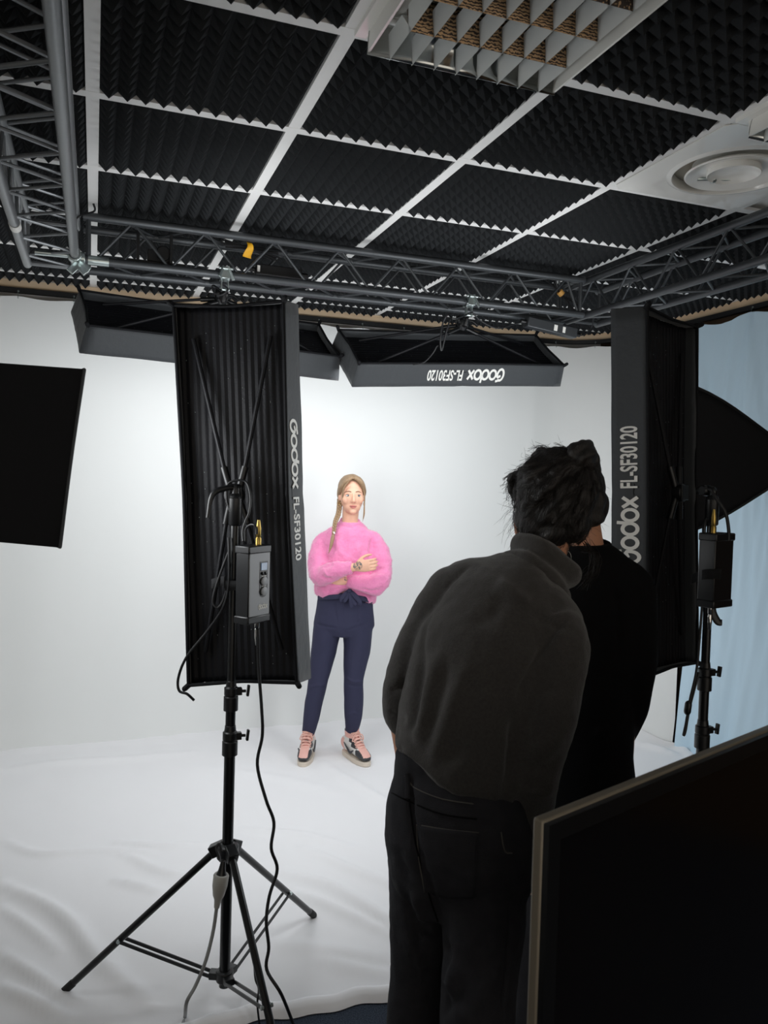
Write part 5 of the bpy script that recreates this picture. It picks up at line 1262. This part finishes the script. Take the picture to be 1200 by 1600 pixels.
folds(me, [([V((0.852, 1.704, 1.48)), V((0.807, 1.718, 1.434)), V((0.761, 1.732, 1.364)), V((0.744, 1.734, 1.279)), V((0.75, 1.73, 1.24))], .006, -.007),           # left armhole seam
           ([V((1.023, 1.529, 1.373)), V((0.99, 1.54, 1.336)), V((0.949, 1.552, 1.27)), V((0.919, 1.56, 1.211)), V((0.906, 1.562, 1.152))], .008, -.009),             # right armhole seam
           ([V((0.906, 1.562, 1.152)), V((0.899, 1.561, 1.079)), V((0.886, 1.561, 0.962))], .012, -.014),
           ([V((0.698, 1.645, 1.292)), V((0.693, 1.641, 1.161)), V((0.682, 1.641, 1.088))], .012, -.014),
           ([V((0.746, 1.627, 1.293)), V((0.717, 1.634, 1.205)), V((0.7, 1.636, 1.117)), V((0.696, 1.635, 1.059))], .018, .008), ([V((0.808, 1.604, 1.28)), V((0.777, 1.611, 1.178)), V((0.748, 1.617, 1.089)), V((0.724, 1.623, 1.023))], .018, .008),
           ([V((0.76, 1.621, 1.265)), V((0.747, 1.622, 1.177)), V((0.718, 1.628, 1.074))], .016, -.007), ([V((0.856, 1.584, 1.223)), V((0.823, 1.592, 1.135)), V((0.782, 1.603, 1.054))], .020, .007), ([V((0.836, 1.59, 1.194)), V((0.809, 1.595, 1.106)), V((0.762, 1.609, 1.032))], .016, -.006),
           ([V((0.661, 1.594, 1.04)), V((0.715, 1.572, 0.999)), V((0.768, 1.551, 0.975)), V((0.848, 1.521, 0.967))], .009, -.007),
           ([V((0.951, 1.556, 1.372)), V((0.981, 1.544, 1.35)), V((1.026, 1.526, 1.337))], .007, -.004), ([V((0.885, 1.637, 1.45)), V((0.921, 1.622, 1.414)), V((0.984, 1.597, 1.371))], .016, .007),
           ([V((0.907, 1.627, 1.406)), V((0.879, 1.635, 1.361)), V((0.844, 1.646, 1.322))], .02, -.005), ([V((0.999, 1.479, 1.24)), V((0.966, 1.49, 1.218)), V((0.926, 1.504, 1.21))], .014, -.006), ([V((0.97, 1.452, 1.122)), V((0.937, 1.463, 1.101)), V((0.885, 1.482, 1.095))], .014, .005), ([V((0.964, 1.452, 1.073)), V((0.924, 1.465, 1.051)), V((0.875, 1.484, 1.057))], .012, -.006),
           ([V((0.951, 1.453, 1.003)), V((0.912, 1.467, 0.996)), V((0.859, 1.487, 1.011))], .010, .005), ([V((0.735, 1.786, 1.181)), V((0.709, 1.795, 1.156)), V((0.682, 1.804, 1.148))], .010, -.007), ([V((0.743, 1.779, 1.094)), V((0.709, 1.791, 1.085)), V((0.682, 1.802, 1.1))], .009, -.007), ([V((0.736, 1.779, 1.031)), V((0.716, 1.786, 1.022)), V((0.695, 1.794, 1.03))], .007, -.005)], view=vb, facing=vb)
ripple(me, .007, 9, 6); ripple(me, .0018, 40, 3)
swg = chunk(me, gw, 'sweater', 'grey_knit')
# rolled collar: axis leans right and forward with the neck
ca = (V((1.137, 1.772, 1.532)) - V((1.046, 1.747, 1.425))).normalized(); cl = (CX * .82 - wz * .57); cl = (cl - ca * cl.dot(ca)).normalized()
T_ = MB(); c0 = V((1.049, 1.746, 1.42))
T_.loft([c0 - ca * .02, c0 + ca * .005, c0 + ca * .022, c0 + ca * .034, c0 + ca * .052, c0 + ca * .070, c0 + ca * .082, c0 + ca * .086],
        [.090, .094, .090, .086, .089, .090, .084, .076], [.088, .090, .086, .082, .085, .084, .078, .070], 32, cl, 4)
T_.loft([c0 + ca * .055 + cl * .062 * cos(q) - fac * .0 + ca.cross(cl) * .058 * sin(q) for q in np.linspace(0, 2 * pi, 25)[:-1]], .026, None, 12, closed=True)
for hgt, rr, tr_ in ((.004, .084, .024), (.062, .078, .024)):
    T_.loft([c0 + ca * hgt + cl * rr * cos(q) + ca.cross(cl) * (rr - .006) * sin(q) + ca * .006 * sin(2 * q + hgt * 30) for q in np.linspace(0, 2 * pi, 25)[:-1]], tr_, None, 12, closed=True)
me = organic(T_, .0055, 3, .5)
folds(me, [([V((0.902, 1.685, 1.467)), V((0.945, 1.667, 1.422)), V((1.004, 1.643, 1.378)), V((1.062, 1.621, 1.349))], .006, -.009), ([V((0.923, 1.678, 1.494)), V((0.967, 1.66, 1.449)), V((1.025, 1.637, 1.409)), V((1.073, 1.618, 1.387))], .010, .008), ([V((0.93, 1.677, 1.522)), V((0.988, 1.653, 1.47)), V((1.046, 1.631, 1.44))], .007, -.006)], view=vb, facing=vb)
ripple(me, .004, 18, 8)
co, _ = get_co(me)
chunk(me, gw, 'rolled_collar', 'grey_knit')
# ---- hair
hr = MB()
hr.sphere((0, -.022, .030), (.096, .108, .104), 32, 24, X=XH); hr.sphere((-.004, -.045, -.035), (.082, .070, .065), 24, 18, X=XH); hr.sphere((.012, -.03, .07), (.085, .085, .07), 24, 18, X=XH)
hr.sphere((-.045, -.03, .01), (.055, .07, .07), 20, 14, X=XH); hr.sphere((.045, -.03, .015), (.055, .07, .08), 20, 14, X=XH)
for p_, r_ in ((V((1.063, 1.769, 1.571)), .050), (V((1.099, 1.744, 1.544)), .052), (V((1.142, 1.729, 1.562)), .050), (V((1.073, 1.774, 1.532)), .030), (V((1.12, 1.746, 1.515)), .030)): hr.sphere(p_, (r_, r_, r_ * .9), 18, 12)
q = random.Random(5)
bunc = V((1.168, 1.728, 1.734))
Lb = XH.inverted() @ bunc
nape = GH(-.01, -.09, -.085)
for k in range(46):                                # thick locks combed up towards the bun
    a = radians(q.uniform(95, 445)); st = V((.088 * cos(a), -.03 + .085 * sin(a) * .8, -.055 + .075 * max(0, sin(a)) + q.uniform(-.02, .03)))
    if sin(a) > .55: st = V((.07 * cos(a), .06, .085))
    mid = (st + Lb) * .5; ctr = V((0, -.02, .03)); o = (mid - ctr); o = o.normalized() * q.uniform(.104, .120) * 1.0; mid = ctr + V((o.x * .96, o.y, o.z))
    hr.loft([XH @ st, XH @ mid, XH @ (Lb + V((q.uniform(-.02, .02), q.uniform(-.02, .02), q.uniform(-.03, 0))))], [.006, q.uniform(.009, .015), .007], [.005, .008, .006], 10, None, 6, round_caps=True)
me = organic(hr, .0048, 2, .4)
co, no = get_co(me)
inv = np.array(XH.inverted()); lc = co @ inv[:3, :3].T + inv[:3, 3]; dirn = lc - np.array(Lb[:]); r_ = np.linalg.norm(dirn, axis=1)
off = np.array([noise.noise(V((d[0] / max(rr, .02) * 9, d[1] / max(rr, .02) * 9, d[2] / max(rr, .02) * 9 + rr * 3))) for d, rr in zip(dirn, r_)]) * .006
set_co(me, co + no * off[:, None]); ripple(me, .006, 24, 2)
ho = chunk(me, gw, 'hair', 'hair_black')
bn = MB()
for k in range(13):
    n0 = V((q.uniform(-1, 1), q.uniform(-1, .6), q.uniform(-.8, .8))).normalized(); u0 = n0.orthogonal().normalized(); v0 = n0.cross(u0); R = q.uniform(.024, .040)
    cc_ = bunc + V((q.uniform(-.012, .012), q.uniform(-.012, .012), q.uniform(-.012, .012)))
    bn.loft([cc_ + u0 * R * cos(t_) + v0 * R * sin(t_) + n0 * .010 * sin(2 * t_) for t_ in np.linspace(0, 2 * pi, 19)[:-1]], [q.uniform(.010, .016)] * 18, None, 10, closed=True)
bn.sphere(bunc, .038)
me = organic(bn, .0042, 2, .4); ripple(me, .005, 45, 7, (1, 1, .6))
chunk(me, gw, 'bun', 'hair_black')
# fine hair lying over the shape and flying loose round its outline
hp = ho.data.polygons; Lh = len(hp); P = []; Wg = ROOTM[gw.name]
for k in range(1500):
    p = hp[q.randrange(Lh)]; c = Wg @ V(p.center); nn = V(p.normal); t = (bunc - c); t = (t - nn * t.dot(nn)).normalized() * q.uniform(.03, .07)
    P.append([c - t * .5 - nn * .001, c + nn * q.uniform(.003, .007), c + t * .5 - nn * .001 * q.random()])
strands(P, .0006).build('fine_hair', 'hair_black', ho, angle=180)['kind'] = 'stuff'
P = []
for k in range(320):
    p = hp[q.randrange(Lh)]; c = Wg @ V(p.center); nn = V(p.normal); e = V((q.uniform(-1, 1), q.uniform(-1, 1), q.uniform(-1, .6)))
    l = q.uniform(.015, .05); d = (nn + e * .8).normalized(); m_ = c + d * l * .5; t_ = m_ + (d + V((q.uniform(-1, 1), q.uniform(-1, 1), q.uniform(-1.2, .4))) * .9).normalized() * l * .6
    P.append(catmull([c, m_, t_], 3))
for k in range(60):
    c = GH(-.088 + q.uniform(-.01, .02), -.03 + q.uniform(-.04, .05), q.uniform(-.08, .03)); d = V((-CX.x * .4, -CX.y * .4, -1)) + V((q.uniform(-.4, .4), q.uniform(-.4, .4), q.uniform(-.3, .3)))
    l = q.uniform(.03, .075); m_ = c + d.normalized() * l * .5 - CX * .008; P.append(catmull([c, m_, m_ + (d + V((q.uniform(-.6, .6), q.uniform(-.6, .6), 0))).normalized() * l * .5], 3))
strands(P, .00026).build('flyaway_hair', 'hair_black', ho, angle=180)['kind'] = 'stuff'
P = []
for k in range(46):                                # the long strands that fell forward past her right ear
    a = V((1.198, 1.738, 1.512)) + V((q.uniform(-.012, .012), q.uniform(-.02, .02), q.uniform(-.02, .02))); b = V((1.204, 1.703, 1.488)) + V((q.uniform(-.008, .008), q.uniform(-.02, .02), 0)); c = V((1.195, 1.704, 1.444)) + V((q.uniform(-.014, .012), q.uniform(-.02, .02), q.uniform(-.01, .01))); e = V((1.177, 1.72, 1.405)) + V((q.uniform(-.02, .02), q.uniform(-.02, .02), q.uniform(-.01, .03)))
    P.append(catmull([a, b, c, e], 5))
strands(P, .0006).build('loose_strands', 'hair_black', ho, angle=180)['kind'] = 'stuff'
MB().loft([V((1.142, 1.736, 1.479)) + CX * .011 * cos(t_) + wz * .018 * sin(t_) for t_ in np.linspace(0, 2 * pi, 19)[:-1]], .0009, None, 6, closed=True).build('hoop_earring', 'steel', gw)

# ------------------------------------------------------------------ the person in black behind her
pb = thing('person', 'person in a plain black top, half hidden behind the woman in the turtleneck', 'person', loc=V((1.36, 1.913, 0)))
Q = MB(); lt = (CX * .98 - CD * .2).normalized(); fb_ = wz.cross(lt).normalized()
bt = [V((1.369, 1.931, 0.589)), V((1.366, 1.943, 0.815)), V((1.364, 1.957, 1.097)), V((1.361, 1.969, 1.342)), V((1.361, 1.973, 1.427)), V((1.359, 1.976, 1.478))]
Q.loft(bt, [.15, .135, .15, .165, .13, .06], [.11, .095, .10, .10, .08, .06], 22, lt, 3)
Q.loft([V((1.359, 1.975, 1.455)), V((1.361, 1.988, 1.521)), V((1.361, 2.012, 1.586))], [.060, .054, .054], None, 18, lt, 3)
h3 = V((1.357, 2.037, 1.633)); Q.sphere(h3 + wz * .02, (.072, .085, .095)); Q.sphere(h3 + fb_ * .04 - wz * .04, (.055, .06, .07)); Q.loft([h3 + fb_ * .09 - wz * .0, h3 + fb_ * .118 - wz * .03, h3 + fb_ * .09 - wz * .04], [.007, .011, .006], None, 10, lt, 3)
for s in (-1, 1): Q.sphere(h3 + lt * s * .074 - wz * .01, (.010, .016, .030))
RA3 = [V((1.492, 1.923, 1.393)), V((1.499, 1.903, 1.254)), V((1.486, 1.88, 1.108)), V((1.497, 1.933, 0.959)), V((1.518, 2.026, 0.828))]
LA3 = [V((1.267, 2.08, 1.377)), V((1.246, 2.081, 1.231)), V((1.248, 2.073, 1.076)), V((1.303, 2.088, 0.929)), V((1.378, 2.119, 0.81))]
for A in (RA3, LA3): Q.loft(A, [.045, .042, .038, .034, .025], None, 14, lt, 3)
hand(Q, RA3[-1], V((1.531, 2.083, 0.787)) - RA3[-1], -lt, wz, .4, .95); hand(Q, LA3[-1], V((1.434, 2.161, 0.769)) - LA3[-1], lt, wz, .4, .95)
l3 = [V((1.292, 1.969, 0.563)), V((1.254, 1.969, 0.259)), V((1.227, 1.938, 0.09))]; r3 = [V((1.432, 1.907, 0.571)), V((1.434, 1.892, 0.27)), V((1.383, 1.81, 0.09))]
for A in (l3, r3):
    Q.loft(A, [.075, .052, .036], None, 16, lt, 3); Q.loft([A[-1], A[-1] - wz * .045 + fb_ * .04, A[-1] - wz * .06 + fb_ * .13], [.036, .036, .028], [.036, .032, .02], 12, lt, 3)
me = organic(Q, .007, 4, .4); chunk(me, pb, 'body', 'skin_shade')
U = MB()
U.loft([V((1.369, 1.933, 0.645)), V((1.369, 1.936, 0.692)), V((1.365, 1.945, 0.871)), V((1.364, 1.957, 1.097)), V((1.362, 1.966, 1.286)), V((1.361, 1.971, 1.389)), V((1.361, 1.974, 1.446)), V((1.36, 1.976, 1.489))], [.148, .150, .140, .146, .162, .168, .130, .072], [.125, .128, .12, .125, .125, .11, .09, .07], 28, lt, 4)
U.loft([V((1.439, 1.943, 1.401)), V((1.487, 1.924, 1.374)), V((1.496, 1.905, 1.254)), V((1.482, 1.881, 1.108)), V((1.493, 1.934, 0.959)), V((1.516, 2.017, 0.84))], [.055, .066, .066, .058, .048, .036], [.07, .076, .072, .06, .05, .038], 18, lt, 4)
U.loft([V((1.3, 2.026, 1.393)), V((1.271, 2.067, 1.359)), V((1.254, 2.078, 1.231)), V((1.255, 2.07, 1.076)), V((1.307, 2.087, 0.929)), V((1.368, 2.113, 0.822))], [.055, .066, .066, .058, .048, .036], [.07, .076, .072, .06, .05, .038], 18, lt, 4)
me = organic(U, .008, 8, .5)
folds(me, [([V((1.362, 1.833, 1.407)), V((1.38, 1.822, 1.31)), V((1.377, 1.817, 1.185))], .01, -.01), ([V((1.448, 1.79, 1.169)), V((1.406, 1.804, 1.142)), V((1.364, 1.82, 1.149))], .014, .006), ([V((1.415, 1.796, 1.044)), V((1.366, 1.812, 0.989)), V((1.299, 1.836, 0.97))], .016, .006)], view=CD, facing=CD)
ripple(me, .006, 9, 12); chunk(me, pb, 'top', 'black_jersey')
MB().loft([V((1.36, 1.976, 1.493)) + lt * .070 * cos(t_) + fb_ * .066 * sin(t_) + wz * .012 * sin(t_) for t_ in np.linspace(0, 2 * pi, 25)[:-1]], .007, None, 8, closed=True).build('neckband', 'black_jersey', pb)
Z = MB(); Z.loft([V((1.368, 1.939, 0.749)), V((1.369, 1.933, 0.645)), V((1.37, 1.928, 0.532))], [.155, .165, .15], [.118, .125, .11], 22, lt, 3)
Z.loft([V((1.292, 1.97, 0.582)), V((1.253, 1.97, 0.297)), V((1.226, 1.935, 0.05))], [.09, .075, .07], [.11, .09, .085], 18, lt, 4); Z.loft([V((1.428, 1.909, 0.59)), V((1.434, 1.894, 0.308)), V((1.421, 1.86, 0.05))], [.09, .075, .07], [.11, .09, .085], 18, lt, 4)
me = organic(Z, .009, 5, .5); ripple(me, .006, 12, 1); chunk(me, pb, 'trousers', 'black_denim')
for A in (l3, r3):
    c0 = V((A[-1].x, A[-1].y, 0)); MB().loft([c0 + wz * .045 - fb_ * .06, c0 + wz * .05, c0 + wz * .045 + fb_ * .10, c0 + wz * .035 + fb_ * .17], [.035, .042, .044, .03], [.036, .042, .036, .024], 16, lt, 4, round_caps=True).build('shoe', 'rubber', pb)
hh = MB(); hh.sphere(h3 - fb_ * .015 + wz * .025, (.083, .098, .100)); hh.sphere(h3 - fb_ * .05 - wz * .035, (.074, .055, .06)); hh.sphere(h3 + lt * .072 - fb_ * .03 - wz * .03, (.022, .04, .045)); hh.sphere(h3 + lt * .075 - fb_ * .03 - wz * .062, (.014, .024, .020)); hh.sphere(V((1.357, 1.939, 1.578)), (.034, .03, .034)); hh.sphere(V((1.37, 1.947, 1.626)), (.03, .03, .05))
me = organic(hh, .005, 2, .4); ripple(me, .006, 30, 4, (1, 1, .4)); chunk(me, pb, 'hair', 'hair_black')

# ------------------------------------------------------------------ television in the foreground, seen from its screen side
ta, tb = V((.494, .777, 1.280)), V((1.046, .974, 1.280)); td = (tb - ta); td.z = 0; td.normalize(); tn = V((td.y, -td.x, 0))     # tn: out of the screen
XT = Matrix(((td.x, -tn.x, 0, ta.x), (td.y, -tn.y, 0, ta.y), (0, 0, 1, ta.z), (0, 0, 0, 1)))                                            # local x along the top, y away from the viewer, z up
t = thing('television', 'large black flat television with a thin grey rim, its screen dark, on a floor stand', 'television', X=XT)
TW, TH, TD = 1.10, .632, .022
def L_(mb, name, mt, par=None, **kw): return mb.build(name, mt, par or t, world=False, **kw)
bz = MB()
bz.box((.013, 0, -TH / 2), (.022, .010, TH - .006)); bz.box((TW - .013, 0, -TH / 2), (.022, .010, TH - .006)); bz.box((TW / 2, 0, -.014), (TW - .048, .010, .022)); bz.box((TW / 2, 0, -TH + .014), (TW - .048, .010, .022))
L_(bz, 'bezel', 'tv_black', smooth=False)
M['screen'] = mat('screen_glass', '060505', .16, spec=.6, var=(1.6, '0b0705', .3))
L_(MB().box((TW / 2, .003, -TH / 2), (TW - .04, .006, TH - .04)), 'screen', 'screen', smooth=False)
L_(MB().box((TW / 2, .0105, -TH / 2), (TW, .015, TH)), 'back_cover', 'tv_edge', smooth=True, bevel=.003)
L_(MB().box((TW / 2, .034, -TH * .62), (TW * .6, .04, TH * .55)), 'rear_housing', 'tv_black', bevel=.01)
sd = MB(); sd.bar((TW / 2, .085, -TH * .6), (TW / 2, .085, -ta.z + .03), .07, .05); L_(sd, 'stand_column', 'plastic', bevel=.004)
b_ = MB(); b_.box((TW / 2, .085, -ta.z + .02), (.74, .06, .036)); b_.box((TW / 2 - .34, .085, -ta.z + .02), (.06, .52, .034)); b_.box((TW / 2 + .34, .085, -ta.z + .02), (.06, .52, .034)); L_(b_, 'stand_base', 'plastic', bevel=.005)
